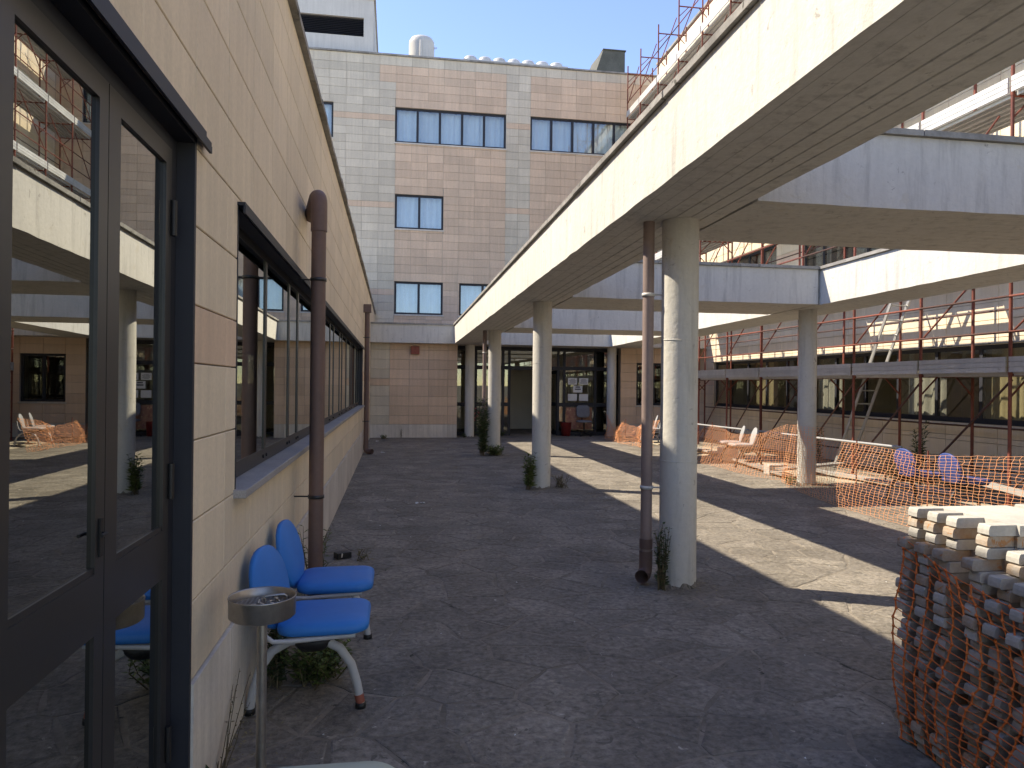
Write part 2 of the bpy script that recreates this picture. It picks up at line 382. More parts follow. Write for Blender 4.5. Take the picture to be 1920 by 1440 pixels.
# ------------------------------------------------------------------ ground and paving
g = MB(); g.quad((-1500, -1500, -.12), (1500, -1500, -.12), (1500, 1500, -.12), (-1500, 1500, -.12))
tag(g.build('ground', 'soil'), kind='structure')
pv = MB().box(GX0, GY0, -.1, GX1, YW + .95, -.0025)
paving = tag(pv.build('paving', 'bed'), kind='structure')
def voronoi():
    s = .345; pts = []
    ny = int((22.9 - .6)/s); nx = int((6.9 + .75)/s)
    for j in range(-1, ny + 2):
        for i in range(-1, nx + 2):
            if R.random() < .14: continue
            pts.append((-.75 + (i + .5 + (j % 2)*.5 + R.uniform(-.46, .46))*s, .6 + (j + .5 + R.uniform(-.46, .46))*s))
    grid = {}
    for k, p in enumerate(pts): grid.setdefault((int(p[0]//.8), int(p[1]//.8)), []).append(k)
    cells = []
    for k, (px, py) in enumerate(pts):
        poly = [(max(px - .7, -.72), max(py - .7, .4)), (min(px + .7, 7.2), max(py - .7, .4)), (min(px + .7, 7.2), min(py + .7, 22.85)), (max(px - .7, -.72), min(py + .7, 22.85))]
        if poly[1][0] <= poly[0][0] or poly[2][1] <= poly[1][1]: continue
        gx, gy = int(px//.8), int(py//.8)
        nb = [q for a in range(-2, 3) for b in range(-2, 3) for q in grid.get((gx + a, gy + b), ()) if q != k]
        for q in nb:
            qx, qy = pts[q]; nx_, ny_ = qx - px, qy - py; L = math.hypot(nx_, ny_)
            if L > 1.45: continue
            gap = .006 + .004*((k*7 + q*7) % 5)/5
            lim = (px*nx_ + py*ny_)/L + L/2 - gap
            nx_ /= L; ny_ /= L; out = []
            for i in range(len(poly)):
                a, b = poly[i], poly[(i + 1) % len(poly)]
                da, db = a[0]*nx_ + a[1]*ny_ - lim, b[0]*nx_ + b[1]*ny_ - lim
                if da <= 0: out.append(a)
                if da*db < 0:
                    t = da/(da - db); out.append((a[0] + (b[0] - a[0])*t, a[1] + (b[1] - a[1])*t))
            poly = out
            if len(poly) < 3: break
        if len(poly) < 3: continue
        ar = .5*abs(sum(poly[i][0]*poly[(i + 1) % len(poly)][1] - poly[(i + 1) % len(poly)][0]*poly[i][1] for i in range(len(poly))))
        if ar > .012: cells.append((px, py, poly))
    return cells
def stone_mesh(mb, poly, cx, cy, ox=0, oy=0, sub=True):
    pts = []
    for i in range(len(poly)):
        a, b = poly[i], poly[(i + 1) % len(poly)]
        L = math.hypot(b[0] - a[0], b[1] - a[1])
        if L < .03: pts.append(a); continue
        pts.append((a[0]*.9 + cx*.1 if False else a[0], a[1]))
        if sub and L > .12:
            for t in (.33, .67):
                j = R.uniform(0, .016)
                x, y = a[0] + (b[0] - a[0])*t, a[1] + (b[1] - a[1])*t
                d = math.hypot(cx - x, cy - y) + 1e-6
                pts.append((x + (cx - x)/d*j, y + (cy - y)/d*j))
    n = len(pts); h = R.uniform(0, .003); tx, ty = R.uniform(-.004, .004), R.uniform(-.004, .004)
    top = []; rim = []; bot = []
    for x, y in pts:
        z = h + (x - cx)*tx + (y - cy)*ty
        d = math.hypot(cx - x, cy - y) + 1e-6; e = min(.012, d*.3)
        top.append((x + (cx - x)/d*e - ox, y + (cy - y)/d*e - oy, z)); rim.append((x - ox, y - oy, z - .0025)); bot.append((x - ox, y - oy, -.03))
    f = [tuple(range(n))] + [(i, i + n, (i + 1) % n + n, (i + 1) % n) for i in range(n)] + [(i + n, i + 2*n, (i + 1) % n + 2*n, (i + 1) % n + n) for i in range(n)]
    f = [tuple(reversed(q)) if q is not f[0] else q for q in f]
    mb.faces(top + rim + bot, f)
cells = voronoi()
def visible(x, y):
    d = y*math.cos(YAW) + x*math.sin(YAW); r = x*math.cos(YAW) - y*math.sin(YAW)
    return d > 2.6 and abs(r/d) < .75
cells.sort(key=lambda c: (not visible(c[0], c[1]), math.hypot(c[0], c[1])))
rest = MB()
for k, (cx, cy, poly) in enumerate(cells):
    if k < 300:
        mb = MB(); stone_mesh(mb, poly, cx, cy, cx, cy); mb.build('flagstone', 'flag', paving, (cx, cy, 0))
    else: stone_mesh(rest, poly, cx, cy)
tag(rest.build('flagstone_field', 'flag', paving), kind='stuff')

# ------------------------------------------------------------------ left wing (single storey, beside the camera)
LB = thing('building', 'low left wing clad in tan stone panels with glazed door and window band', 'building', (XL, 8, 0))
DOOR = (-.2, 0., 2.75, 2.47); WIN = (3.46, 1.10, 16.75, 2.40)
YA, YB = -4., YU
lw = MB(); wall_plate(lw, 'X', XL - .022, -.22, (YA, 0, YB, ZL), [DOOR, WIN])
lwall = lw.build('wall', 'joint', LB)
us = [2.75 - .56*k for k in range(12, 0, -1)] + [2.75] + [3.26 + .56*k for k in range(0, 42)]
us = [u for u in us if u < YB] + [YB]
vs = [.525, .81, 1.10, 1.39, 1.667, 1.877, 2.16, 2.44, 2.725, 3.01, 3.295, 3.58, 3.865, ZL]
def colL(u, v, i, j): return 'orange' if j == 4 else 'tan'
def rankL(c): return (c - CAM).length + (50 if c.y < 1.2 or (c.z > 3.2 and c.y < 3) else 0)
cladding(lwall, 'X', 1, XL, us, vs, [DOOR, WIN], colL, .005, 300, 'panel', rankL)
pl = MB(); pl.box(XL - .02, 2.76, 0, XL - .012, YB - .03, .5)
plinth = pl.build('plinth', 'joint', LB)
k = 0
y = 2.752
while y < YW - .05:
    y2 = min(y + .62, YW - .02); MB().box(XL - .015, y + .003, .0, XL + .012, y2 - .003, .52).build('plinth_slab', 'travertine', plinth); y = y2
cp = MB(); n = 60
for i in range(n):
    a = YA + (YB - YA - .01)*i/n; b = YA + (YB - YA - .01)*(i + 1)/n - .008
    j = R.uniform(-.006, .006)
    cp.box(XL - .34, a, ZL + .004, XL + .045 + j, b, ZL + .055)
cp.build('coping', 'coping', LB)
MB().box(-9, YA, ZL - .25, XL - .25, YB - .05, ZL - .12).build('roof', 'sheet', LB)
MB().box(-8, YA + .3, ZL - .12, -1.25, YB - .3, 5.05).build('roof_upstand', 'plaster', LB)
# interior shell
ri = MB(); ri.box(-5, YA, .0, XL - .25, YB - .1, .012); ri.box(-5.1, YA, 0, -5, YB - .1, 3.2); ri.box(-5, YA, 2.95, XL - .25, YB - .1, 3.2)
ri.box(-5, YA - .1, 0, XL, YA, ZL - .3); ri.box(-5, 3.0, .012, XL - .245, 3.1, 2.95)
ri.build('room', 'dark', LB)
# glazed door
XD = XL - .058
def door():
    fr = MB()
    fr.box(XD, 2.66, .0, XD - .06, 2.75, 2.47); fr.box(XD, -.2, 2.40, XD - .06, 2.66, 2.47)
    fr.box(XD, -.2, 0, XD - .06, -.1, 2.4)
    d = fr.build('door', 'navy', LB)
    leaves = [(2.10, 2.655), (1.52, 2.095), (.945, 1.515), (.37, .94)]
    for i, (a, b) in enumerate(leaves):
        f = MB(); st = .085; x0 = XD + .006; x1 = XD - .046
        f.box(x0, a, .02, x1, a + st, 2.395); f.box(x0, b - st*.7, .02, x1, b, 2.395)
        f.box(x0, a + st, 2.335, x1, b - st*.7, 2.395); f.box(x0, a + st, .94, x1, b - st*.7, 1.10); f.box(x0, a + st, .02, x1, b - st*.7, .16)
        # glazing beads
        for z0, z1 in ((1.10, 2.335), (.16, .94)):
            f.bar((x0 - .012, a + st, z0 + .008), (x0 - .012, b - st*.7, z0 + .008), .016, .016)
        f.build('leaf_frame', 'frame', d)
        MB().box(XD - .004, a + st - .01, 1.09, XD - .012, b - st*.7 + .01, 2.345).build('pane', 'glassL', d)
        MB().box(XD - .004, a + st - .01, .15, XD - .012, b - st*.7 + .01, .95).build('pane', 'glassL', d)
    h = MB(); h.box(XD + .007, 2.055, 1.14, XD + .012, 2.075, 1.24); h.tube([(XD + .012, 2.065, 1.2), (XD + .024, 2.065, 1.2), (XD + .024, 2.03, 1.2)], .005, 6)
    h.build('handle', 'black', d)
    for z in (2.1, 1.2, .3): MB().tube([(XD + .014, 2.655, z), (XD + .014, 2.655, z + .12)], .011, 8).build('hinge', 'black', d)
    hd = MB(); hd.box(XL - .05, -.3, 2.475, XL + .028, 2.86, 2.49); hd.box(XL + .02, -.3, 2.45, XL + .03, 2.86, 2.4745); hd.box(XL + .002, -.3, 2.4905, XL + .01, 2.86, 2.53)
    hd.build('door_hood', 'navy', d)
    MB().box(XD - .06, -.2, -.002, XL + .01, 2.75, .016).build('threshold', 'granite', d)
    jb = MB(); jb.box(XD + .0005, 2.728, .017, XL + .004, 2.7505, 2.47); jb.box(XD + .0005, -.2, 2.445, XL + .002, 2.7275, 2.4695); jb.build('jamb', 'navy', d)
door()
mull = [4.66, 5.66, 6.16, 7.2, 8.2, 9.2, 9.75, 10.8, 11.3, 12.3, 13.3, 13.8, 14.8, 15.8]
lwin = window_X(LB, XL, 1, WIN[0], WIN[2], WIN[1] + .02, WIN[3], mull, 'frame', 'glassL', .075, .06)
y = WIN[0] - .03
while y < WIN[2]:
    y2 = min(y + 1.35, WIN[2] + .03); bevel_obj(MB().box(XL - .09, y + .002, WIN[1] - .022, XL + .055, y2 - .002, WIN[1] + .016).build('sill', 'granite', lwin), .004); y = y2
jb = MB(); jb.box(XL - .0745, WIN[0] - .0005, WIN[1] + .017, XL + .003, WIN[0] + .012, WIN[3]); jb.box(XL - .0745, WIN[2] - .012, WIN[1] + .017, XL + .003, WIN[2] + .0005, WIN[3]); jb.box(XL - .0745, WIN[0] + .0125, WIN[3] - .014, XL + .002, WIN[2] - .0125, WIN[3] + .0005); jb.build('jamb', 'navy', lwin)
hd = MB(); hd.box(XL - .08, WIN[0] - .01, WIN[3] + .002, XL + .035, WIN[2], WIN[3] + .016); hd.box(XL + .027, WIN[0] - .01, WIN[3] - .035, XL + .037, WIN[2], WIN[3] + .0015)
hd.build('window_hood', 'navy', lwin)
# drain caps on the bottom rail
for m in mull:
    for dy in (-.055, .055): MB().tube([(XL - .074, m + dy, WIN[1] + .055), (XL - .066, m + dy, WIN[1] + .055)], .011, 8).build('drain_cap', 'black', lwin)

# downpipes -----------------------------------------------------------------
def bracket(par, c, wallp, r, mat='frame'):
    b = MB(); b.lathe([(r + .001, -.012), (r + .006, -.012), (r + .006, .012), (r + .001, .012)], c, 16)
    b.tube([c, wallp], .006, 6); b.build('bracket', mat, par)
def arc(c, a, b, n=7):
    """quarter bend from point a to b around corner c"""
    a, b, c = Vector(a), Vector(b), Vector(c)
    return [(a*(1 - t)**2 + c*2*t*(1 - t) + b*t*t) for t in [i/(n - 1) for i in range(n)]]
t = thing('downpipe', 'brown plastic downpipe with elbow top standing behind the blue chairs', 'downpipe', (-.55, 5.45, .15))
px, py = -.55, 5.45
MB().tube([(px, py, .2), (px, py, 2.86)], .052, 20).build('pipe', 'pipe', t)
MB().tube([(px, py, 2.70)] + arc((px, py, 2.97), (px, py, 2.88), (px - .03, py + .12, 2.965)) + [(px - .12, py + .62, 2.95)], .058, 20).build('elbow', 'pipe', t)
bracket(t, (px, py, 2.35), (XL, py + .02, 2.35), .052); bracket(t, (px, py, .78), (XL, py + .02, .78), .052)
MB().tube([(px, py, .0), (px, py, .21)], .042, 16).build('outlet', 'black', t)
t = thing('downpipe', 'brown downpipe with square hopper head at the far end of the window band', 'downpipe', (-.6, 16.9, 0))
px, py = -.62, 16.9
MB().tube([(px, py, .14), (px, py, 3.22)], .056, 16).build('pipe', 'pipe', t)
hp = MB(); hp.box(px - .08, py - .09, 3.22, px + .09, py + .09, 3.40); hp.build('hopper', 'pipe', t)
MB().tube([(px, py, .2)] + arc((px, py, .07), (px, py, .14), (px + .08, py - .05, .068)) + [(px + .14, py - .1, .068)], .06, 16, False).build('elbow', 'pipe', t)
bracket(t, (px, py, 2.65), (XL, py, 2.65), .056); bracket(t, (px, py, .75), (XL, py, .75), .056)

# ------------------------------------------------------------------ concrete pergola
PG = thing('pergola', 'white painted concrete pergola of wide beams on round columns', 'pergola', (2.29, 11, 0))
def zs(y): return -.0076*y        # the beams fall slightly towards the back
ZB0, ZT0 = 2.99, 3.585
def beam(run, a, b, lo, hi, name='beam', groove=.118, capl=True, zb=ZB0, zt=ZT0, pitch=None):
    """run='Y': beam from y=a..b between x=lo..hi ; run='X' the other way. Board-marked soffit."""
    prof = [(lo, zt - .05), (lo, zb)]
    g_ = lo + groove*.6
    while g_ < hi - .05:
        gd = R.choice((.002, .004, .006, .008)); prof += [(g_ - gd, zb), (g_, zb + gd*1.1), (g_ + gd, zb)]; g_ += groove*R.uniform(.9, 1.1)
    prof += [(hi, zb), (hi, zt - .05)]
    n = max(3, int((b - a)/.22)); mb = MB(); np_ = len(prof); v = []
    for i in range(n + 1):
        s = a + (b - a)*i/n
        for q, (p, z) in enumerate(prof):
            jx = R.uniform(-.005, .005) if q in (1, np_ - 2) else 0
            jz = R.uniform(-.003, .003) if q in (1, np_ - 2) else 0
            if run == 'Y': v.append((p + jx, s, z + jz + zs(s)))
            else: v.append((s, p + jx, z + jz + zs(p)))
    f = []
    for i in range(n):
        for q in range(np_ - 1):
            f.append((i*np_ + q, i*np_ + q + 1, (i + 1)*np_ + q + 1, (i + 1)*np_ + q))
        f.append((i*np_ + np_ - 1, i*np_, (i + 1)*np_, (i + 1)*np_ + np_ - 1))
    mb.faces(v, f)
    e0 = [v[q] for q in range(np_)]; e1 = [v[n*np_ + q] for q in range(np_)]
    mb.faces(e0, [tuple(range(np_))]); mb.faces(e1, [tuple(reversed(range(np_)))])
    o = mb.build(name, 'white', PG)
    if capl:
        c = MB(); m = max(1, int((b - a)/1.2)); ov = .035
        for i in range(m):
            s0 = a + (b - a)*i/m + .003; s1 = a + (b - a)*(i + 1)/m - .003
            j = R.uniform(-.004, .004)
            if run == 'Y':
                x0, x1 = lo - ov + j, hi + ov
                za, zb_ = zs(s0), zs(s1)
                pts = [(x0, s0, zt - .046 + za), (x1, s0, zt - .046 + za), (x1, s1, zt - .046 + zb_), (x0, s1, zt - .046 + zb_), (x0, s0, zt + za), (x1, s0, zt + za), (x1, s1, zt + zb_), (x0, s1, zt + zb_)]
            else:
                y0, y1 = lo - ov + j, hi + ov
                za, zb_ = zs(y0), zs(y1)
                pts = [(s0, y0, zt - .047 + za), (s1, y0, zt - .047 + za), (s1, y1, zt - .047 + zb_), (s0, y1, zt - .047 + zb_), (s0, y0, zt - .002 + za), (s1, y0, zt - .002 + za), (s1, y1, zt - .002 + zb_), (s0, y1, zt - .002 + zb_)]
            c.faces(pts, [(0, 3, 2, 1), (4, 5, 6, 7), (0, 1, 5, 4), (1, 2, 6, 5), (2, 3, 7, 6), (3, 0, 4, 7)])
        c.build('coping', 'coping', o)
    return o
BX1, BX2, BX3, BX4 = 1.757, 2.551, 6.56, 7.48
beam('Y', -4, 21.75, BX1, BX2)
beam('Y', -4, 21.75, BX3, BX4)
for a, b in ((-.68, .72), (4.94, 6.33), (10.5, 12.05), (15.87, 17.3)):
    beam('X', BX2 + .037, BX3 - .037, a, b, zb=ZB0 + .002)
CY = [.02, 5.65, 11.24, 16.75, 22.35]
def column(x, y, r=.148):
    c = MB(); n = 28; H = ZB0 + zs(y) + .004
    zs_ = [0, .02, .05, .09, .14] + [.14 + (H - .14)*i/10 for i in range(1, 11)]; v = []; f = []
    for i, z in enumerate(zs_):
        for k in range(n):
            rr = r + (R.uniform(-.007, .003) if i < 3 else R.uniform(-.0012, .0012)) 
            a = 2*math.pi*k/n; v.append((x + rr*math.cos(a), y + rr*math.sin(a), z - .02 if i == 0 else z))
    for i in range(len(zs_) - 1):
        for k in range(n): f.append((i*n + k, i*n + (k + 1) % n, (i + 1)*n + (k + 1) % n, (i + 1)*n + k))
    c.faces(v, f, True); co = c.build('column', 'white', PG)
    for zz in (.98, 1.96):
        MB().lathe([(r + .0005, -.004), (r + .0035, -.002), (r + .0035, .002), (r + .0005, .004)], (x, y, zz + R.uniform(-.03, .03)), 28).build('seam', 'white', co)
    m = 26; vv = []
    for k in range(m):
        a = 2*math.pi*k/m; r1 = r + R.uniform(.006, .035); vv += [((r - .01)*math.cos(a) + x, (r - .01)*math.sin(a) + y, R.uniform(.015, .06)), (r1*math.cos(a) + x, r1*math.sin(a) + y, .001)]
    MB().faces(vv, [(2*k, 2*k + 1, (2*k + 3) % (2*m), (2*k + 2) % (2*m)) for k in range(m)]).build('foot_mortar', 'bed', co)
    return co
for y in CY: column(2.289, y)
for y in CY: column(6.80, y)
# column downpipes
def col_pipe(x, y, zt, cx, cy, label, dirn):
    t = thing('downpipe', label, 'downpipe', (x, y, 0))
    MB().tube([(x, y, .14), (x, y, zt)], .046, 18).build('pipe', 'greypipe', t)
    MB().tube([(x, y, .26)] + arc((x, y, .075), (x, y, .16), (x + dirn[0]*.07, y + dirn[1]*.07, .07)) + [(x + dirn[0]*.11, y + dirn[1]*.11, .07)], .054, 18, False).build('elbow', 'pipe', t)
    MB().tube([(x, y, .28), (x, y, .36)], .0535, 18).build('socket', 'pipe', t)
    for z in (2.35, .78):
        b = MB(); b.lathe([(.047, -.014), (.053, -.014), (.053, .014), (.047, .014)], (x, y, z), 16); b.tube([(x, y, z), (cx, cy, z)], .007, 6); b.build('bracket', 'galv', t)
col_pipe(2.045, 5.72, ZB0 + zs(5.7) + .002, 2.2, 5.65, 'faded brown downpipe fixed to the nearest round column', (-.6, -.8))
col_pipe(2.065, 16.82, ZB0 + zs(16.7) + .002, 2.2, 16.75, 'faded brown downpipe fixed to the column with the tall weed', (-.6, -.8))

# ------------------------------------------------------------------ back building: low entrance block and tall facade
BB = thing('building', 'tall block clad in grey and pink stone panels above the entrance', 'building', (3, YU, 0))
offs = [0, .285, .575, .865, 1.142, 1.352, 1.65, 1.945, 2.24, 2.535, 2.83]
ZR = [.525 + 3.13*k + o for k in range(5) for o in offs]
WH = [(-.07, 10.30, 3.97, 11.57), (4.88, 10.30, 8.92, 11.57), (-4.2, 10.33, -2.23, 11.6), (-.04, 7.2, 1.70, 8.445), (-.03, 4.12, 1.71, 5.30), (2.30, 4.12, 4.04, 5.30)]
bw = MB(); wall_plate(bw, 'Y', YU + .022, .25, (-7, 3.2, XR + .02, ZU - .04), WH)
bwall = bw.build('wall', 'joint', BB)
usB = [-.05 + .58*k for k in range(-12, 0)] + [-.05] + frange(-.05, 3.97, .575)[1:] + [4.43, 4.88] + frange(4.88, XR, .575)[1:]
vsB = [3.3] + [z for z in ZR if 3.4 < z < ZU - .15] + [ZU - .04]
def colB(u, v, i, j):
    z0 = (v - .525) % 3.13
    thin = 1.142 <= z0 <= 1.352
    if v > 12.9: return 'grey'
    if 3.97 < u < 4.88: return 'pink' if thin else 'grey'
    if u < -.05:
        if v > 11.66 and u > -.05 - (v - 11.66)*.40: return 'pink'
        return 'pink' if thin else 'grey'
    return 'pink'
def rankB(c): return (c - CAM).length + (100 if c.x < -2.9 or (c.x > 2.0 + (c.z - 4.5)*.75) or c.z < 4.3 else 0)
cladding(bwall, 'Y', -1, YU, usB, vsB, WH, colB, .007, 300, 'panel', rankB)
c = MB()
for a, b in zip(frange(-7, XR, 1.5)[:-1], frange(-7, XR, 1.5)[1:]): c.box(a, YU - .05, ZU - .036, b - .006, YU + .35, ZU + .02)
c.build('coping', 'coping', BB)
mb = MB(); mb.box(-7, YU + .28, ZU - .6, XR + 8, YU + 12, ZU - .4); mb.box(-7.2, YU + .28, 3.0, -7, YU + 12, ZU - .1); mb.box(-7, YU + 11.8, 0, XR + 8, YU + 12, ZU - .1)
mb.build('roof', 'sheet', BB)
mb = MB(); mb.box(-6.9, YU + .9, 3, XR + .2, YU + 1.0, ZU - .6)
for z in (3.3, 6.45, 9.6, 12.7): mb.box(-6.9, YU + .28, z, XR + .2, YU + .9, z + .15)
mb.build('room', 'dark', BB)
for h in WH:
    n = max(1, round((h[2] - h[0])/.82)); window_Y(BB, YU, h[0], h[2], h[1], h[3], [h[0] + (h[2] - h[0])*i/n for i in range(1, n)], 'navy', 'glassB')
# roof plant room
PH = MB(); wall_plate(PH, 'Y', YU + .25, .2, (-6.5, ZU - .55, -.86, 15.45), [(-6, 14.1, -1.22, 14.78)])
PH.box(-.86, YU + .2501, ZU - .55, -1.06, YU + 5, 15.45); PH.box(-6.5, YU + .46, 15.3, -1.07, YU + 5, 15.44)
ph = PH.build('plant_room', 'plaster', BB)
MB().box(-6.6, YU + .2, 15.452, -.8, YU + 5, 15.53).build('roof_edge', 'plaster', ph)
z = 14.12
while z < 14.76:
    s_ = MB(); s_.bar((-6, YU + .36, z + .02), (-1.22, YU + .36, z + .02), .10, .012, (0, -.6, .8)); s_.build('louvre_slat', 'louvre', ph); z += .062
MB().box(-6, YU + .46, 14.08, -1.22, YU + .48, 14.8).build('louvre_back', 'louvre', ph)
# entrance block: low walls
ZF = ZB0 + zs(21.75)      # soffit height
lowh = [(7.66, 1.0, 8.85, 2.36)]
lw2 = MB(); wall_plate(lw2, 'Y', YW + .022, .25, (XL, 0, 1.885, ZF + .1), [])
lw2.box(1.70, YW + .28, 0, 1.88, 23.0, ZF + .1)
wallE = lw2.build('wall', 'joint', BB)
vsE = [.40, .66, .95, 1.24, 1.55, 1.76, 2.05, 2.34, 2.63, ZF + .02]
usE = [XL, -.14, .44, 1.02, 1.60, 1.885]
def colE(u, v, i, j): return 'grey' if u < -.14 and j != 4 else ('pink' if j != 8 or R.random() < .7 else 'grey')
cladding(wallE, 'Y', -1, YW, usE, vsE, [], colE, .007, 300)
for a, b in zip(usE[:-1], usE[1:]): MB().box(a + .003, YW - .012, 0, b - .003, YW + .02, .395).build('plinth_slab', 'travertine', wallE)
YE = 22.45
lw3 = MB(); wall_plate(lw3, 'Y', YE + .022, .25, (7.13, 0, XR, ZF + .1), lowh)
wallG = lw3.build('wall', 'joint', BB)
usG = [7.13, 7.66, 8.24, 8.85, 9.4, XR]
cladding(wallG, 'Y', -1, YE, usG, vsE, lowh, lambda u, v, i, j: 'orange', .007, 300)
for a, b in zip(usG[:-1], usG[1:]): MB().box(a + .003, YE - .012, 0, b - .003, YE + .02, .395).build('plinth_slab', 'travertine', wallG)
window_Y(BB, YE, *[lowh[0][i] for i in (0, 2, 1, 3)], [8.25], 'navy', 'glassR', curtain=None)
# flat roof with painted fascia
fs = MB(); fs.box(XL + .004, 21.752, ZF, XR - .01, YU - .01, ZT0 + zs(21.75) - .055); fasc = fs.build('fascia_roof', 'white', BB)
c = MB()
for a, b in zip(frange(XL + .004, XR - .01, 1.3)[:-1], frange(XL + .004, XR - .01, 1.3)[1:]):
    c.box(a, 21.715 + R.uniform(-.005, .005), ZT0 + zs(21.75) - .0545, b - .006, 22.1, ZT0 + zs(21.75) - .008)
c.build('coping', 'coping', fasc)
# glazed entrance
YG = 23.0
ent = MB(); xs = [1.885, 2.55, 3.42, 3.62, 5.22, 5.42, 6.45, 7.12]
for x in xs: ent.box(x - .04, YG, 0, x + .04, YG + .07, ZF)
for z in (0, .93, 2.1, ZF - .12): 
    for a, b in zip(xs[:-1], xs[1:]):
        if (a, b) == (3.62, 5.22) and z < 2: continue
        ent.box(a + .04, YG + .004, z, b - .04, YG + .066, z + .12)
entr = ent.build('entrance', 'navy', BB)
for a, b in zip(xs[:-1], xs[1:]):
    for z0, z1 in ((.12, .93), (1.05, 2.1), (2.22, ZF - .12)):
        if (a, b) == (3.62, 5.22) and z1 < 2.2: continue
        MB().box(a + .03, YG + .03, z0 - .01, b - .03, YG + .038, z1 + .01).build('pane', 'glassR', entr)
for (hx, sx) in ((3.64, 1), (5.20, -1)):       # the two door leaves stand open inwards
    lf = MB(); a = Vector((hx, YG + .07, 0)); b = a + Vector((sx*.12, .78, 0))
    for p, q in ((a, a + Vector((0, 0, 2.08))), (b, b + Vector((0, 0, 2.08)))): lf.bar(p + Vector((0, 0, .02)), q, .07, .05, (b - a))
    for z in (.08, 1.0, 2.04): lf.bar(a + Vector((0, .03, z)), b + Vector((0, -.03, z)), .045, .11)
    L_ = lf.build('door_leaf', 'navy', entr)
    mbp = MB(); mbp.bar(a + Vector((0, .02, 1.04)), b + Vector((0, -.02, 1.04)), .008, 1.9); mbp.build('pane', 'glassR', entr)
en = MB(); en.box(XL + .1, YG + .08, .0, 9.6, 26.4, .014)
en.build('lobby_floor', 'bed', BB)
en = MB(); en.box(XL + .2, 26.42, 0, 9.6, 26.5, ZF - .002); en.box(1.62, YG, 0, 1.69, 26.41, ZF - .004); en.box(9.6, YE + .3, 0, 9.7, 26.41, ZF - .004)
en.build('lobby_wall', 'room', BB)
MB().box(3.9, 25.2, .014, 4.0, 26.41, 2.4).build('lobby_partition', 'room', BB)
MB().box(7.14, 24.6, .014, 9.59, 24.66, 2.7).build('lobby_partition', 'dark', BB)
# papers on the entrance glass
PX = [(5.55, 1.75, .30, .21), (5.92, 1.75, .30, .21), (5.72, 1.50, .31, .22), (5.55, 1.23, .30, .22), (5.92, 1.23, .30, .22)]
names = ['printed notice, upper left of the five taped on the entrance glass', 'printed notice, upper right of the five taped on the entrance glass', 'printed notice in the middle of the five taped on the entrance glass', 'blank white sheet, lower left of the five taped on the entrance glass', 'blank white sheet, lower right of the five taped on the entrance glass']
for k, (x, z, w_, h_) in enumerate(PX):
    p = MB().box(x, YG + .0255, z - h_/2 - .0, x + w_, YG + .0285, z + h_/2).build('paper_notice', 'paper')
    tag(p, names[k], 'notice', 'notices on the entrance glass')
    if k < 3:
        ik = MB()
        for r in range(5 if k != 2 else 2):
            zz = z + h_/2 - .045 - r*(.032 if k != 2 else .07); ww = w_*R.uniform(.5, .8); hh = .006 if k != 2 else .022
            ik.box(x + (w_ - ww)/2, YG + .0235, zz - hh, x + (w_ + ww)/2, YG + .0253, zz + hh)
        ik.build('print', 'ink', p)
po = MB().box(5.5, YG + .02, .2, 6.35, YG + .028, .9).build('poster', 'poster'); tag(po, 'faded orange poster behind the office chair at the entrance', 'poster')
t = thing('alarm_box', 'small red box fixed high on the pink wall left of the entrance', 'alarm box', (.6, YW, 2.6))
bevel_obj(MB().box(.48, YW - .09, 2.50, .735, YW - .001, 2.74).build('case', 'redbox', t), .012)
MB().box(.52, YW - .096, 2.54, .695, YW - .0895, 2.66).build('grille', 'redbox', t)
# roof-top plant
t = thing('water_tank', 'round white water tank on the roof', 'tank', (.9, 29, ZU - .4))
prof = [(0, 15.25), (.25, 15.24), (.42, 15.19), (.49, 15.08), (.50, 14.95), (.50, ZU - .4)]
MB().lathe([(r, z) for r, z in reversed(prof)], (.93, 29, 0), 32).build('shell', 'tank', t)
MB().tube([(.88, 28.46, 13.2), (.88, 28.46, 14.6), (.88, 28.52, 14.95)], .05, 10).build('pipe', 'tank', t)
for z in (13.6, 14.2, 14.8): MB().tube([(1.40, 28.85, z), (1.5, 28.8, z), (1.5, 28.7, z), (1.40, 28.75, z)], .012, 6).build('rung', 'galv', t)
t = thing('chiller', 'long low cooling unit with a row of seven round fans on the roof', 'cooling unit', (4.4, 28, ZU - .4))
MB().box(2.45, 27.5, ZU - .4, 6.5, 28.6, ZU + .50).build('case', 'galv', t)
for i in range(7):
    x = 2.75 + i*.56
    MB().lathe([(.25, ZU + .502), (.24, ZU + .66), (.20, ZU + .70), (.05, ZU + .685), (0, ZU + .69)], (x, 27.85, 0), 20).build('fan', 'galv', t)
t = thing('roof_vent', 'dark sheet-clad sloped vent housing at the right end of the roof', 'roof vent', (8, 29, ZU - .4))
mb = MB(); v = [(7.55, 28.2, ZU - .4), (9.0, 28.2, ZU - .4), (9.0, 29.6, ZU - .4), (7.2, 29.6, ZU - .4), (8.1, 28.2, ZU + 1.6), (9.0, 28.2, ZU + 1.6), (9.0, 29.6, ZU + 1.6), (8.0, 29.6, ZU + 1.6)]
v[0] = (7.45, 28.2, ZU - .4)
mb.faces(v, [(0, 1, 5, 4), (1, 2, 6, 5), (2, 3, 7, 6), (3, 0, 4, 7), (4, 5, 6, 7)]); mb.build('housing', 'sheet', t)
MB().box(8.08, 28.16, ZU + 1.602, 9.04, 29.64, ZU + 1.64).build('lid', 'sheet', t)

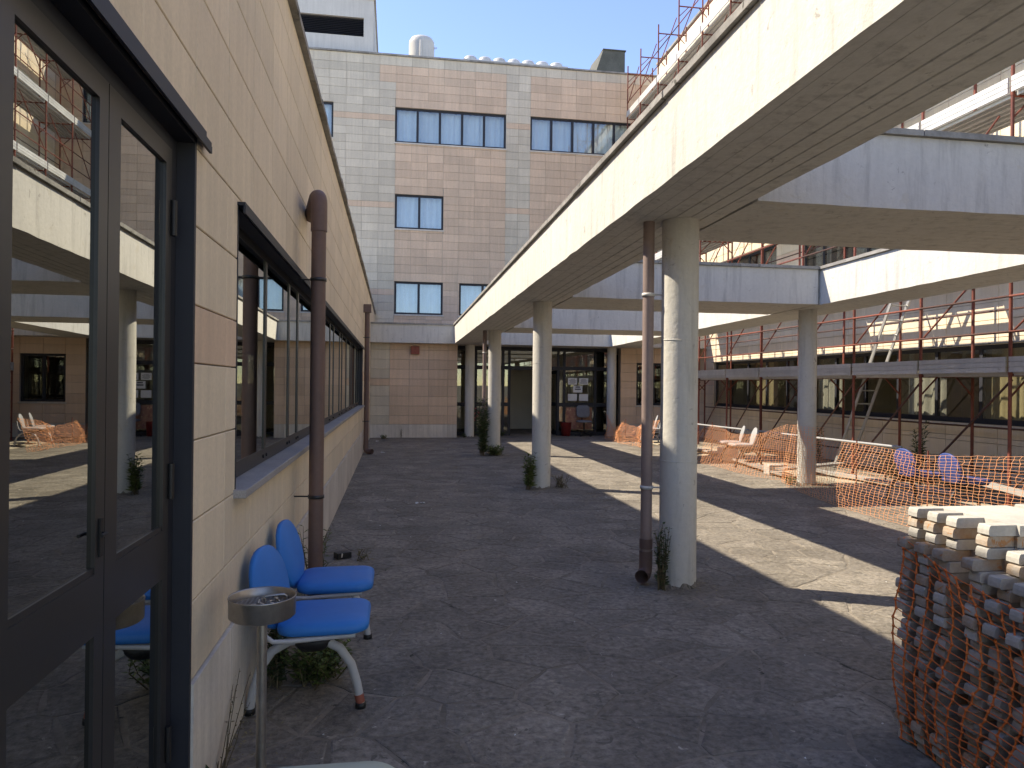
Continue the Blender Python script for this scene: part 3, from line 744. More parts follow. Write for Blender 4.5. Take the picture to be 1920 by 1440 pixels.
# ------------------------------------------------------------------ right wing behind the scaffold
RB = thing('building', 'tall right-hand wing clad in tan panels standing behind the scaffold', 'building', (XR, 12, 0))
ZRT = 13.85
RH = [(-3.5, 1.03, 21.3, 2.36)]
for k in range(3): RH += [(y0, 4.16 + 3.13*k, y0 + 4.0, 5.36 + 3.13*k) for y0 in (-3.2, 2.0, 7.2, 12.4, 17.6)]
rw = MB(); wall_plate(rw, 'X', XR + .022, .25, (-6, 0, YU - .01, ZRT - .05), RH)
rwall = rw.build('wall', 'joint', RB)
usR = frange(-6, YU - .01, .57); vsR = [.42, .72] + [z for z in ZR if .8 < z < ZRT - .2] + [ZRT - .05]
def colR(u, v, i, j): return 'orange' if 1.142 <= (v - .525) % 3.13 <= 1.352 else 'tan'
def rankR(c): return (c - CAM).length + (60 if c.y < 8.2 or c.z > 3.2 else 0)
cladding(rwall, 'X', -1, XR, usR, vsR, RH, colR, .008, 300, 'panel', rankR)
for a, b in zip(usR[:-1], usR[1:]):
    if 8 < a < 22.4: MB().box(XR - .012, a + .003, 0, XR + .02, b - .003, .415).build('plinth_slab', 'travertine', rwall)
MB().box(XR - .06, -6, ZRT - .046, XR + .4, YU - .06, ZRT + .03).build('coping', 'coping', RB)
mb = MB(); mb.box(13.2, -6, 0, 13.3, YU + 3, ZRT - .3)
for z in (-.05, 3.2, 6.35, 9.5, 12.6): mb.box(XR + .28, -6, z, 13.2, YU, z + .18)
for y in (-6, -.3, 4.9, 10.1, 15.3, 21.5): mb.box(XR + .28, y, .13, 13.2, y + .1, ZRT - 1)
mb.build('room', 'room', RB)
MB().box(XR + .3, -6.1, ZRT - .4, 20, YU + .2, ZRT - .25).build('roof', 'sheet', RB)
cur = {3: 'curtainY', 9: 'curtain', 13: 'curtainY', 15: 'curtain', 18: 'curtain', 21: 'curtainY'}
for k, h in enumerate(RH):
    n = round((h[2] - h[0])/(1.03 if k == 0 else .8)); mu = [h[0] + (h[2] - h[0])*i/n for i in range(1, n)]
    if k == 0: wn = window_X(RB, XR, -1, h[0], h[2], h[1], h[3], mu, 'navy', 'glassR', .08, .07, curtain=lambda i: cur.get(i))
    else: wn = window_X(RB, XR, -1, h[0], h[2], h[1], h[3], mu, 'navy', 'glassR', .08, .07, curtain=lambda i: 'curtain' if (i*7 + k*3) % 5 < 3 else None)
    MB().box(XR - .05, h[0] - .03, h[1] - .045, XR + .09, h[2] + .03, h[1] - .004).build('sill', 'travertine', wn)
    if k == 0: MB().box(XR - .07, h[0] - .02, h[3] + .004, XR + .06, h[2] + .02, h[3] + .02).build('window_hood', 'navy', wn)

# ------------------------------------------------------------------ scaffold
SX0, SX1 = 8.5, 9.46
SY = [-1.59 + 1.76*k for k in range(16)] + [26.25]
LV = [1.87, 3.82, 5.78, 7.73, 9.69, 11.64]; ZTOP = 13.57
SF = thing('scaffold', 'rust red tube scaffold with metal decks along the right-hand wing', 'scaffold', (9, 12, 0))
bays = list(range(len(SY)))
def roofbase(y): return 3.40 if y > 21.3 else 0.
for y in SY:
    zb = roofbase(y); prev = zb
    for li, z in enumerate(LV + [13.30]):
        if z < zb + .5: continue
        f = MB(); top = z if z != 13.30 else ZTOP
        for x in (SX0, SX1):
            f.tube([(x, y, prev), (x, y, top)], .024, 8)
            if prev == zb: f.lathe([(0, .006), (.07, .006), (.07, 0)], (x, y, zb), 8); 
            f.tube([(x, y, prev - .05 if prev > zb else zb + .01), (x, y, prev + .06)], .029, 8)
        zt = z - .05 if z != 13.30 else 13.28
        f.tube([(SX0, y, zt), (SX1, y, zt)], .02, 6)
        f.tube([(SX0, y, zt - .32), (SX0 + .3, y, zt - .02)], .014, 6); f.tube([(SX1, y, zt - .32), (SX1 - .3, y, zt - .02)], .014, 6)
        f.build('frame', 'rust' if li > 0 or True else 'dkrust', SF)
        prev = z
for bi in range(len(SY) - 1):
    y0, y1 = SY[bi] + .03, SY[bi + 1] - .03
    zb = roofbase(y1)
    base = zb
    for li, z in enumerate(LV):
        if z < zb + .5: continue
        low = ([zb] + LV)[li] if li else 0
        if zb: low = max(low, zb)
        for k in range(3):
            if li == 1 and k == 1 and 11.5 < (y0 + y1)/2 < 13.8: continue
            xa = SX0 + .03 + k*.302; bw_ = .29
            if li == 1: xa, bw_ = ((8.715, .06), (8.785, .265), (9.06, .39))[k]
            d = MB(); d.box(xa, y0 - .02, z - .02, xa + bw_, y1 + .02, z); 
            for rx in (.0, bw_/2 - .01, bw_ - .02): d.box(xa + rx, y0, z - .06, xa + rx + .02, y1, z - .0205)
            d.build('deck_board', 'galv', SF)
        tb = MB()
        if li == 1: pass
        for q in (range(3) if li != 1 else range(1)): tb.box(SX0 - .055, y0, z - .015 + q*.075, SX0 - .03, y1, z + .052 + q*.075)
        tb.box(SX0 - .045, y0 + .01, z - .01, SX0 - .035, y1 - .01, z + (.2 if li != 1 else .05))
        tb.build('toe_board', 'galv', SF)
        # guard rails above this deck and diagonal
        for dz in (.55, 1.05):
            MB().tube([(SX0 - .02, SY[bi], z + dz), (SX0 - .02, SY[bi + 1], z + dz)], .017, 6).build('guard_rail', 'rust' if (bi + li) % 3 else 'dkrust', SF)
        MB().tube([(SX1 + .02, SY[bi], z + 1.0), (SX1 + .02, SY[bi + 1], z + 1.0)], .015, 6).build('back_rail', 'dkrust', SF)
        nz = (LV + [13.3])[li + 1]
        MB().tube([(SX0 + .025, SY[bi + 1], z + .55), (SX0 + .025, SY[bi] + .25, nz - .25)], .015, 6).build('diagonal_brace', 'rust', SF)
    if not zb:      # ground lift
        MB().tube([(SX0 + .03, SY[bi + 1], .2), (SX0 + .03, SY[bi], 1.75)], .017, 6).build('diagonal_brace', 'dkrust', SF)
        MB().tube([(SX1 + .02, SY[bi], 1.0), (SX1 + .02, SY[bi + 1], 1.0)], .016, 6).build('back_rail', 'galv' if bi % 4 == 1 else 'dkrust', SF)
        MB().tube([(SX1 - .02, SY[bi], .33), (SX1 - .02, SY[bi + 1], .33)], .016, 6).build('back_rail', 'dkrust', SF)
# ladder inside the scaffold
t = thing('ladder', 'aluminium ladder leaning up through the scaffold deck', 'ladder', (9.05, 13.6, 0))
a0, a1 = Vector((8.87, 13.65, .02)), Vector((8.87, 11.55, 3.95)); dx = Vector((.34, 0, 0))
for o in (0, 1): MB().bar(a0 + dx*o, a1 + dx*o, .025, .06, (0, 1, 0)).build('rail', 'alu', t)
for i in range(1, 15):
    p = a0.lerp(a1, i/15.2); MB().tube([p, p + dx], .013, 6).build('rung', 'alu', t)

# ------------------------------------------------------------------ blue two-seat bench by the left wall
def rounded_pad(mb, cx, cy, hx, hy, z0, z1, rad, bulge, taper=0, n=6):
    """soft cushion: rounded-rectangle outline, crowned top"""
    out = []
    for qx, qy, a0 in ((1, 1, 0), (-1, 1, 90), (-1, -1, 180), (1, -1, 270)):
        for i in range(n + 1):
            a = math.radians(a0 + 90*i/n); out.append((qx*(hx - rad) + rad*math.cos(a), qy*(hy - rad) + rad*math.sin(a)))
    N = len(out); h = z1 - z0; rings = []
    for s, z in ((.93, z0), (.985, z0 + h*.12), (1., z0 + h*.45), (.985, z0 + h*.75), (.94, z0 + h*.93), (.8, z1 + bulge*.35), (.5, z1 + bulge*.8), (.2, z1 + bulge)):
        rings.append([(cx + x*s, cy + y*s, z) for x, y in out])
    v = [p for r in rings for p in r]; f = []
    for i in range(len(rings) - 1):
        for k in range(N): f.append((i*N + k, i*N + (k + 1) % N, (i + 1)*N + (k + 1) % N, (i + 1)*N + k))
    f.append(tuple(range((len(rings) - 1)*N, len(rings)*N))); f.append(tuple(reversed(range(N))))
    mb.faces(v, f, True); return mb
def xform(mb, mat):
    mb.v = [tuple(mat @ Vector(p)) for p in mb.v]; return mb
def bench(label, origin, rz, pad, tube, back='pad', group=None, twist=(-12, -7)):
    """two seats on a beam; local +x = front, +y along the beam; seats at y=0 and y=.72"""
    T = Matrix.Translation(origin) @ Matrix.Rotation(rz, 4, 'Z')
    t = thing('bench', label, 'bench', origin, group)
    def add(mb, name, mat): return xform(mb, T).build(name, mat, t)
    add(MB().box(-.03, -.06, .325, .03, .94, .385), 'beam', 'black')
    for k, y in enumerate((0., .70)):
        yl = (-.06, .93)[k]
        for sx in (1, -1):
            lg = MB().tube([(.0, yl, .35), (sx*.08, yl, .345), (sx*.16, yl, .30), (sx*.215, yl, .22), (sx*.245, yl, .12), (sx*.262, yl, .025)], .022, 12)
            L_ = add(lg, 'leg', tube)
            add(MB().lathe([(0, .03), (.026, .03), (.027, .0), (0, 0)], (sx*.263, yl, 0), 12), 'foot', 'black')
            if tube == 'greytube' and k == 0 and sx == 1: add(MB().tube([(.2535, yl, .07), (.262, yl, .029)], .0228, 12), 'rust_patch', 'redbox')
        hub = MB(); hub.lathe([(0, -.04), (.06, -.036), (.085, -.01), (.09, .01), (.08, .02), (0, .02)], (0, 0, 0), 20)
        hub.v = [(x + .03, yl + y_*.55, .335 + z) for x, y_, z in hub.v]
        add(hub, 'hub', 'black')
        # seat shell and side tubes
        st = MB(); rounded_pad(st, 0, 0, .215, .225, 0, .055, .09, .012)
        st.v = [(x + .088, y_ + y, z + .412 + .02*max(0, x)) for x, y_, z in st.v]; add(st, 'seat', pad)
        for sy in (-1, 1):
            fr = MB().tube([(.24, y + sy*.19, .405), (-.06, y + sy*.225, .398), (-.13, y + sy*.234, .402), (-.165, y + sy*.236, .43), (-.195, y + sy*.236, .53), (-.215, y + sy*.22, .63)], .0115, 8)
            add(fr, 'seat_tube', tube)
        fr = MB().tube([(.08, y - .165, .402), (.08, y + .165, .402)], .012, 8); add(fr, 'cross_tube', tube)
        bk = MB(); rounded_pad(bk, 0, 0, .20, .208, 0, .035, .185, .022)
        bk.v = [(x_, y_*(1 + .35*min(0, .0 - x_)) , z_) for x_, y_, z_ in bk.v]
        tw = math.radians(twist[k])
        B = Matrix.Translation((-.195, y, .595)) @ Matrix.Rotation(tw, 4, 'Z') @ Matrix.Rotation(math.radians(76), 4, 'Y')
        xform(bk, B); add(bk, 'backrest', pad)
        for sy in (-1, 1): add(MB().lathe([(0, .02), (.014, .02), (.014, -.02), (0, -.02)], (-.235, y + sy*.165, .6), 8), 'knob', 'black')
    return t
bench('bright blue padded two-seat bench on grey arched legs beside the left wall', (-.41, 3.74, 0), 0, 'blue', 'greytube')
bench('blue plastic two-seat bench behind the orange net near the scaffold', (7.2, 8.35, 0), math.radians(8), 'bluefaded', 'black')
bench('white plastic two-seat bench behind the sagging middle orange net', (7.15, 14.6, 0), math.radians(172), 'whiteplastic', 'black')
bench('pale grey two-seat bench behind the far orange net by the entrance', (7.2, 19.9, 0), math.radians(172), 'whiteplastic', 'greytube')

# ashtray stand
AX, AY = -.492, 2.93
t = thing('ashtray_stand', 'stainless steel ashtray on a pole in front of the blue bench', 'ashtray', (AX, AY, 0))
MB().lathe([(0, .028), (.19, .026), (.21, .018), (.212, .0), (0, 0)], (AX, AY, .004), 40).build('base', 'steel', t)
MB().tube([(AX, AY, .03), (AX, AY, .71)], .019, 20).build('pole', 'steel', t)
MB().lathe([(0, .70), (.115, .70), (.124, .708), (.125, .775), (.127, .779), (.1255, .782), (.121, .778), (.119, .745), (.117, .735), (0, .735)], (AX, AY, 0), 48).build('tray', 'steel', t)
gr = MB()
for i in range(-6, 7):
    h = math.sqrt(.108**2 - (i*.0165)**2) if abs(i*.0165) < .108 else 0
    if h > .02:
        gr.bar((AX + i*.0165, AY - h, .745), (AX + i*.0165, AY + h, .745), .006, .004); gr.bar((AX - h, AY + i*.0165, .746), (AX + h, AY + i*.0165, .746), .006, .004)
tag(gr.build('grid', 'steel', t), kind='stuff')
MB().tube([(AX + .0, AY + .01, .747), (AX + .0, AY + .01, .768)] + [(AX + .01, AY + .012, .774), (AX + .075, AY + .03, .774), (AX + .085, AY + .032, .768), (AX + .085, AY + .032, .747)], .0045, 8).build('handle', 'steel', t)
for k in range(9):
    x, y = AX + R.uniform(-.03, .08), AY + R.uniform(-.05, .05); a = R.uniform(0, 6); l = R.uniform(.012, .026); up_ = R.uniform(0, .02)
    bt = MB().tube([(x, y, .751), (x + l*math.cos(a), y + l*math.sin(a), .751 + up_)], .0038, 8).build('cigarette_butt', 'butt')
    tag(bt, 'cigarette butt lying on the grid of the steel ashtray', 'cigarette butt', 'butts in the ashtray')
# pale green stool at the lower edge
t = thing('stool', 'pale green padded stool at the bottom edge in front of the ashtray', 'stool', (-.19, 2.08, 0))
rounded_pad(MB(), -.19, 2.07, .225, .215, .40, .452, .10, .008).build('seat', 'palegreen', t)
for sx in (-1, 1):
    for sy in (-1, 1): MB().tube([(-.19 + sx*.15, 2.07 + sy*.14, .40), (-.19 + sx*.19, 2.07 + sy*.18, .005)], .012, 8).build('leg', 'greytube', t)
MB().tube([(-.19 - .17, 2.07 - .16, .2), (-.19 + .17, 2.07 - .16, .2)], .009, 8).build('stretcher', 'greytube', t)
MB().tube([(-.19 - .17, 2.07 + .16, .2), (-.19 + .17, 2.07 + .16, .2)], .009, 8).build('stretcher', 'greytube', t)

# ------------------------------------------------------------------ stacks of toothed concrete pavers
def slab_mesh(seed):
    """paver about .46 x .50 with rounded teeth on the -x side, .043 thick, origin at its -x -y lower corner"""
    r = random.Random(seed); mb = MB(); th = .043; W, L = .50, .47; n = 4; pitch = L/n; tw = pitch*.50; tl = .13
    mb.box(tl, 0, 0, W, L, th)
    for k in range(n):
        y0 = k*pitch + .004 + (pitch - tw)*(1 if k else .2); y1 = y0 + tw
        l = tl + r.uniform(-.012, .01); c = .007
        prof = [(0 + c + tl - l, 0), (tl - l, c*.8), (tl - l, th*.55), (tl - l + c*.6, th - .004), (tl - l + c*1.4, th), (tl + .001, th), (tl + .001, 0)]
        m = len(prof); v = [(x, y0, z) for x, z in prof] + [(x, y1, z) for x, z in prof]
        # pinch tooth ends for a rounded plan
        v = [(x + (.008 if x < tl - .03 else 0)*0, y, z) for x, y, z in v]
        mb.faces(v, [tuple(range(m)), tuple(reversed(range(m, 2*m)))] + [(i, i + m, (i + 1) % m + m, (i + 1) % m) for i in range(m)])
    me = D.meshes.new('slab'); me.from_pydata(mb.v, [], mb.f); me.update()
    return me
SM = [slab_mesh(s) for s in range(5)]
SMM = {}
def slab(x, y, z, rz, mat, label, group):
    b = R.choice(SM); key = (b.name, mat)
    if key not in SMM:
        m = b.copy(); m.materials.append(M[mat]); SMM[key] = m
    o = link('toothed_paver', SMM[key], None, (x, y, z)); o.rotation_euler = (0, 0, rz)
    tag(o, label, 'paver', group); return o
ORD = 'first second third fourth fifth sixth seventh eighth ninth tenth eleventh twelfth thirteenth fourteenth fifteenth sixteenth seventeenth eighteenth nineteenth twentieth twenty-first twenty-second twenty-third'.split()
def stack(x, y, n, what, grp, rot=0, step=.0462):
    for k in range(n):
        top = n - 1 - k
        if top == 0: lab = f'topmost toothed concrete paver of {what}'
        elif top == 1: lab = f'second paver from the top of {what}'
        elif top == 2: lab = f'third paver from the top of {what}'
        elif k: lab = f'{ORD[top]} paver from the top of {what}'
        elif k == 0: lab = f'lowest toothed concrete paver of {what}'
        else: lab = f'grey toothed concrete paver in the middle layers of {what}'
        lean = (.055 - .012*(3 - top) if top < 4 else 0) if what.startswith('the tall far') else 0
        o = slab(x + R.uniform(-.024, .024) + (.05 - .018*top if top < 4 else -.01*(k % 3)), y + R.uniform(-.008, .008), .004 + k*step, rot + R.uniform(-.015, .015), 'slabred' if top in (1, 3) or (R.random() < .2 and top) else 'slab', lab, grp)
stack(2.29, 2.545, 23, 'the tall far stack wrapped in net', 'pavers of the tall far stack')
stack(2.31, 2.04, 21, 'the nearer stack at the right edge', 'pavers of the nearer stack', .02)
stack(2.84, 2.56, 23, 'the partly hidden stack at the right edge', 'pavers of the stack behind', -.02)
stack(2.30, 1.53, 20, 'the nearest stack below the right corner', 'pavers of the nearest stack')

# ------------------------------------------------------------------ orange safety nets
def net(name, label, S, ns, nt_, rv, rh, mat, wob=.006, knot=0):
    """S(s,t)->point; ns x nt_ grid of knots; vertical ribbons rv, horizontal strands rh"""
    P = [[Vector(S(i/ns, j/nt_)) + Vector((R.gauss(0, wob), R.gauss(0, wob), R.gauss(0, wob*.5))) for j in range(nt_ + 1)] for i in range(ns + 1)]
    mb = MB()
    def strand(pts, r, flat):
        Q = [Vector(p) for p in pts]; v = []; n = 3
        for i, p in enumerate(Q):
            t_ = (Q[min(i + 1, len(Q) - 1)] - Q[max(i - 1, 0)]).normalized(); q = t_.orthogonal().normalized(); b = t_.cross(q)
            for k in range(n): v.append(p + (q*math.cos(2.094*k) + b*math.sin(2.094*k))*r)
        f = []
        for i in range(len(Q) - 1):
            for k in range(n): f.append((i*n + k, i*n + (k + 1) % n, (i + 1)*n + (k + 1) % n, (i + 1)*n + k))
        mb.faces(v, f, True)
    for i in range(ns + 1): strand(P[i], rv, 1)
    for j in range(nt_ + 1): strand([P[i][j] for i in range(ns + 1)], rh, 0)
    if knot:
        for i in range(ns + 1):
            for j in range(nt_ + 1):
                p = P[i][j]; a = knot
                mb.faces([p + Vector(q)*a for q in ((1, 0, 0), (-1, 0, 0), (0, 1.3, 0), (0, -1.3, 0), (0, 0, 1.3), (0, 0, -1.3))], [(0, 2, 4), (2, 1, 4), (1, 3, 4), (3, 0, 4), (2, 0, 5), (1, 2, 5), (3, 1, 5), (0, 3, 5)], True)
    o = mb.build(name, mat); tag(o, label, 'net', 'orange safety nets'); return o
def lerpcurve(pts, s):
    L = [0]
    for a, b in zip(pts[:-1], pts[1:]): L.append(L[-1] + (Vector(b) - Vector(a)).length)
    d = s*L[-1]
    for i in range(len(pts) - 1):
        if d <= L[i + 1] or i == len(pts) - 2:
            u = (d - L[i])/max(1e-6, L[i + 1] - L[i]); u = min(max(u, 0), 1)
            return Vector(pts[i]).lerp(Vector(pts[i + 1]), u)
def ruled(top, bot, bell=.0, fold=.0, fw__=9):
    def S(s, t):
        a, b = lerpcurve(bot, s), lerpcurve(top, s); p = a.lerp(b, t)
        p = p + Vector((-bell*math.sin(math.pi*t)*(.6 + .4*math.sin(s*7)) + fold*math.sin(s*fw__ + t*2.5), fold*.6*math.cos(s*fw__*1.3 + t*3), 0))
        p.z = max(p.z, .012); return p
    return S
net('safety_net', 'orange net fence standing between the right column and the slab stacks', ruled([(6.45, 11.05, .98), (6.3, 10.2, .84), (6.2, 9.1, .86), (6.0, 7.5, .84), (6.1, 6.2, .96), (6.6, 4.8, .95)], [(6.3, 10.95, .01), (6.05, 10.0, .015), (5.95, 9.0, .015), (5.9, 7.7, .015), (6.0, 6.3, .02), (6.5, 4.9, .02)], .05, .03, 12), 78, 27, .0029, .0016, 'netpale')
net('safety_net', 'sagging orange net hung in front of the white bench', ruled([(6.75, 16.2, .45), (6.7, 15.4, .58), (6.65, 14.7, .80), (6.7, 13.6, .68), (6.62, 12.6, .74), (6.60, 11.45, .99)], [(6.5, 16.2, .03), (6.4, 15.2, .02), (6.35, 14.2, .02), (6.35, 13.2, .015), (6.45, 12.2, .015), (6.62, 11.5, .02)], .06, .045, 14), 58, 27, .0030, .0018, 'netpale')
net('safety_net', 'crumpled orange net heaped along the paving beside the entrance', ruled([(6.45, 21.9, .75), (6.6, 21.0, .42), (6.55, 20.3, .58), (6.6, 19.4, .48), (6.55, 18.4, .66), (6.5, 17.4, .78)], [(6.9, 21.9, .05), (6.3, 21.0, .02), (6.2, 20.2, .02), (6.3, 19.2, .02), (6.35, 18.3, .02), (6.4, 17.5, .02)], .12, .08, 19), 56, 27, .0033, .0021, 'netpale', .016)
net('safety_net', 'orange net draped around the right-hand column', ruled([(6.96, 11.46, .99), (6.62, 11.43, .98), (6.60, 11.2, .97), (6.63, 11.06, .97), (6.80, 11.05, .96), (7.0, 11.1, .95)], [(6.95, 11.5, .02), (6.5, 11.5, .02), (6.42, 11.2, .02), (6.45, 10.95, .02), (6.8, 10.92, .02), (7.0, 10.95, .02)], .0, .012, 12), 16, 26, .0030, .0019, 'netpale', .003)
# net thrown over the near stacks
def pile_net(s, t):
    y = 2.99 - s*1.6
    topz = .90 - .05*math.sin(s*5) - s*.22
    x0 = 2.305 + .008*math.sin(s*23) + .006*math.sin(t*9 + s*4)
    z = topz*t + .02
    bulge = -.045 - .03*math.sin(math.pi*min(1, t*1.1))*(.5 + .5*math.sin(s*11 + t*3)) + (.03*max(0, .28 - t)/.28)
    sh = .05*math.sin(t*6 + s*3)*min(1, s*4)
    p = Vector((x0 + bulge + .03*t, y + sh, z))
    return p
net('safety_net', 'orange net thrown over the stacks of concrete slabs', pile_net, 23, 23, .0042, .0026, 'net', .004, .0085)

# ------------------------------------------------------------------ loose things on the ground
t = thing('brick', 'dark broken brick lying on the paving near the brown downpipe', 'brick', (-.46, 6.85, 0))
bk = MB().box(-.07, -.045, 0, .07, .045, .055); bk.v = [(x*math.cos(.5) - y*math.sin(.5) - .45, x*math.sin(.5) + y*math.cos(.5) + 6.85, z + .004) for x, y, z in bk.v]
bevel_obj(bk.build('body', 'black', t), .006)
MB().tube([(-.455, 6.80, .02), (-.45, 6.80, .055)], .008, 5).build('chip', 'slab', t)
# white barrier tube in front of the scaffold
for a, b, lab in (((8.3, 19.6, .575), (8.3, 16.2, .60), 'far white pole resting in front of the scaffold'), ((8.3, 15.9, .605), (8.3, 10.9, .64), 'near long white pole resting in front of the scaffold')):
    t = thing('barrier_pole', lab, 'pole', (8.3, a[1], 0)); MB().tube([a, b], .021, 8).build('tube', 'whiteplastic', t)
    for y in (a[1] - .4, b[1] + .4): MB().tube([(8.3, y, 0), (8.3, y, .58)], .014, 6).build('stake', 'dkrust', t)
# planks and sandy strip behind the nets
sp = MB(); n = 40; v = []; f = []
for i in range(n + 1):
    y = 7.6 + (21.6 - 7.6)*i/n
    for k in range(9):
        x = 7.15 + 1.1*k/8; v.append((x, y, .006 + .05*max(0, math.sin(math.pi*k/8))*(.6 + .4*R.random())*(1 if 0 < i < n else 0)))
for i in range(n):
    for k in range(8): f.append((i*9 + k, (i*9 + k + 1), (i + 1)*9 + k + 1, (i + 1)*9 + k))
sp.faces(v, f, True); tag(sp.build('sand', 'sand'), kind='structure')
for k, (x, y, z, l, a, lab) in enumerate(((7.0, 13.2, .07, 2.6, 1.45, 'pale board lying behind the sagging net'), (7.35, 16.6, .09, 2.4, 1.6, 'pale board lying between the two far benches'), (7.8, 10.9, .10, 3.0, 1.75, 'long pale board lying behind the blue bench'), (7.9, 8.6, .32, 3.4, 1.3, 'pale board propped beside the blue bench'), (7.6, 12.4, .16, 1.8, .4, 'short pale board lying crosswise on the sand'))):
    d = Vector((math.cos(a), math.sin(a), 0))*l/2
    p = MB().bar(Vector((x, y, z)) - d, Vector((x, y, z + .02)) + d, .2, .035).build('board', 'plank'); tag(p, lab, 'board')
for k, (x, y, w_, lab) in enumerate(((6.95, 12.55, .16, 'rough concrete block behind the right-hand column'), (7.5, 15.6, .2, 'rough concrete block on the sand by the white bench'))):
    b = MB().box(x - w_, y - w_*.7, .0, x + w_, y + w_*.7, w_*1.2); b = b.build('concrete_block', 'slab'); bevel_obj(b, .02); tag(b, lab, 'block')
# office chair
OX, OY = 5.99, 22.62
t = thing('office_chair', 'grey office swivel chair in front of the entrance glass', 'chair', (OX, OY, 0))
for k in range(5):
    a = 2*math.pi*k/5 + .3; e = Vector((OX + .27*math.cos(a), OY + .27*math.sin(a), .07))
    MB().bar((OX, OY, .12), e, .045, .03).build('leg', 'black', t); MB().tube([e + Vector((-.02*math.sin(a), .02*math.cos(a), -.035)), e + Vector((.02*math.sin(a), -.02*math.cos(a), -.035))], .03, 10).build('castor', 'black', t)
MB().tube([(OX, OY, .11), (OX, OY, .44)], .025, 10).build('gas_lift', 'black', t)
rounded_pad(MB(), OX, OY, .23, .22, .44, .50, .1, .015).build('seat', 'greyfabric', t)
bk = rounded_pad(MB(), 0, 0, .20, .22, 0, .05, .11, .02); xform(bk, Matrix.Translation((OX + .02, OY + .24, .78)) @ Matrix.Rotation(math.radians(90), 4, 'Z') @ Matrix.Rotation(math.radians(-83), 4, 'Y')); bk.build('backrest', 'greyfabric', t)
MB().tube([(OX, OY + .1, .44), (OX, OY + .27, .47), (OX, OY + .29, .72)], .016, 8).build('back_bar', 'black', t)
# red bin
t = thing('waste_bin', 'red plastic bin beside the office chair at the entrance', 'bin', (5.42, 22.7, 0))
MB().lathe([(0, .01), (.14, .01), (.17, .42), (.18, .43), (.165, .43), (.13, .03), (0, .03)], (5.42, 22.7, .002), 24).build('body', 'redplastic', t)
# litter
lit = MB()
for k in range(110):
    x, y = R.uniform(-.5, 5.5), 2.8 + 17*R.random()**1.6
    s_ = R.uniform(.003, .009); a = R.uniform(0, 6); z = .006
    lit.faces([(x + s_*math.cos(a), y + s_*math.sin(a), z), (x + s_*math.cos(a + 2), y + s_*math.sin(a + 2), z + .004), (x + s_*math.cos(a + 4), y + s_*math.sin(a + 4), z + .001), (x, y, z + s_*.8)], [(0, 1, 3), (1, 2, 3), (2, 0, 3), (0, 2, 1)])
tag(lit.build('litter', 'paper'), 'tiny pale crumbs and scraps scattered over the paving', 'litter', kind='stuff')
for x, y, w_, lab in ((.36, 9.85, .13, 'crumpled pale rag on the dark paving mid courtyard'), (-.25, 17.2, .09, 'white scrap of paper near the far brown downpipe'), (-.45, 20.6, .10, 'white crushed packet near the corner by the pink wall')):
    mb = MB(); n = 7; v = [(x + w_*(i/n - .5) + R.uniform(-.01, .01), y + w_*.7*(j/n - .5), .008 + R.random()*.022) for i in range(n + 1) for j in range(4)]
    mb.faces(v, [(i*4 + j, i*4 + j + 1, (i + 1)*4 + j + 1, (i + 1)*4 + j) for i in range(n) for j in range(3)], True); tag(mb.build('litter_scrap', 'paper'), lab, 'litter')

# ------------------------------------------------------------------ weeds
def leaf(mb, p, d, L, w_):
    d = Vector(d).normalized(); s = d.cross(Vector((R.uniform(-.3, .3), R.uniform(-.3, .3), 1)))
    if s.length < 1e-4: s = Vector((1, 0, 0))
    s.normalize(); n = s.cross(d)
    p = Vector(p); m = p + d*L*.45 + n*L*.06
    mb.faces([p, m + s*w_, p + d*L - n*L*.1, m - s*w_], [(0, 1, 2), (0, 2, 3)])
def weed(name, label, x, y, h, spread, stems, ln, lw_, mat='leaf', per=14, cone=1., group=None, flowers=None, lean=(0, 0), twig=.003, z0=0):
    t = thing(name, label, 'weed', (x, y, z0), group); st = MB(); fo = MB(); fl = MB()
    for k in range(stems):
        a = R.uniform(0, 6.283); r = spread*math.sqrt(R.random()); hh = h*R.uniform(.5, 1.); b = Vector((x + R.gauss(0, spread*.25), y + R.gauss(0, spread*.25), z0 + .0))
        tip = Vector((x + r*math.cos(a) + lean[0], y + r*math.sin(a) + lean[1], z0 + hh)); mid = b.lerp(tip, .5) + Vector((R.gauss(0, spread*.12), R.gauss(0, spread*.12), hh*.08))
        pts = [b, b.lerp(mid, .5), mid, mid.lerp(tip, .5) + Vector((0, 0, hh*.02)), tip]
        st.tube(pts, twig, 4, False, [twig*1.3, twig*1.2, twig, twig*.8, twig*.5])
        for q in range(per):
            u = .08 + .92*(q + R.random())/per; seg = min(3, int(u*4)); p = pts[seg].lerp(pts[seg + 1], u*4 - seg)
            aa = q*2.4 + R.uniform(-.5, .5); up_ = R.uniform(.1, .9)
            leaf(fo, p, (math.cos(aa), math.sin(aa), up_), ln*R.uniform(.6, 1.15)*(1.15 - .5*u*cone), lw_*R.uniform(.7, 1.1))
        if flowers:
            for q in range(flowers): leaf(fl, tip, (R.gauss(0, 1), R.gauss(0, 1), R.gauss(.2, .8)), .05, .022)
    st.build('stems', 'stem', t); tag(fo.build('foliage', mat, t), kind='stuff')
    if flowers: tag(fl.build('blossom', 'flower', t), kind='stuff')
    return t
weed('weed', 'leafy green weed growing under the near blue seat', -.40, 4.05, .22, .2, 60, .045, .014, per=18)
weed('weed', 'taller dark weed between the bench and the left wall', -.60, 4.02, .40, .09, 26, .05, .012, 'leafdark', per=18)
weed('weed', 'dry creeping twig weed along the plinth beside the ashtray', -.665, 3.0, .30, .06, 6, .02, .004, 'stem', per=9, lean=(0, .45), twig=.002)
weed('weed', 'small broad-bladed sprout at the foot of the plinth near the door', -.64, 2.86, .2, .05, 5, .16, .014, 'leafdark', per=3)
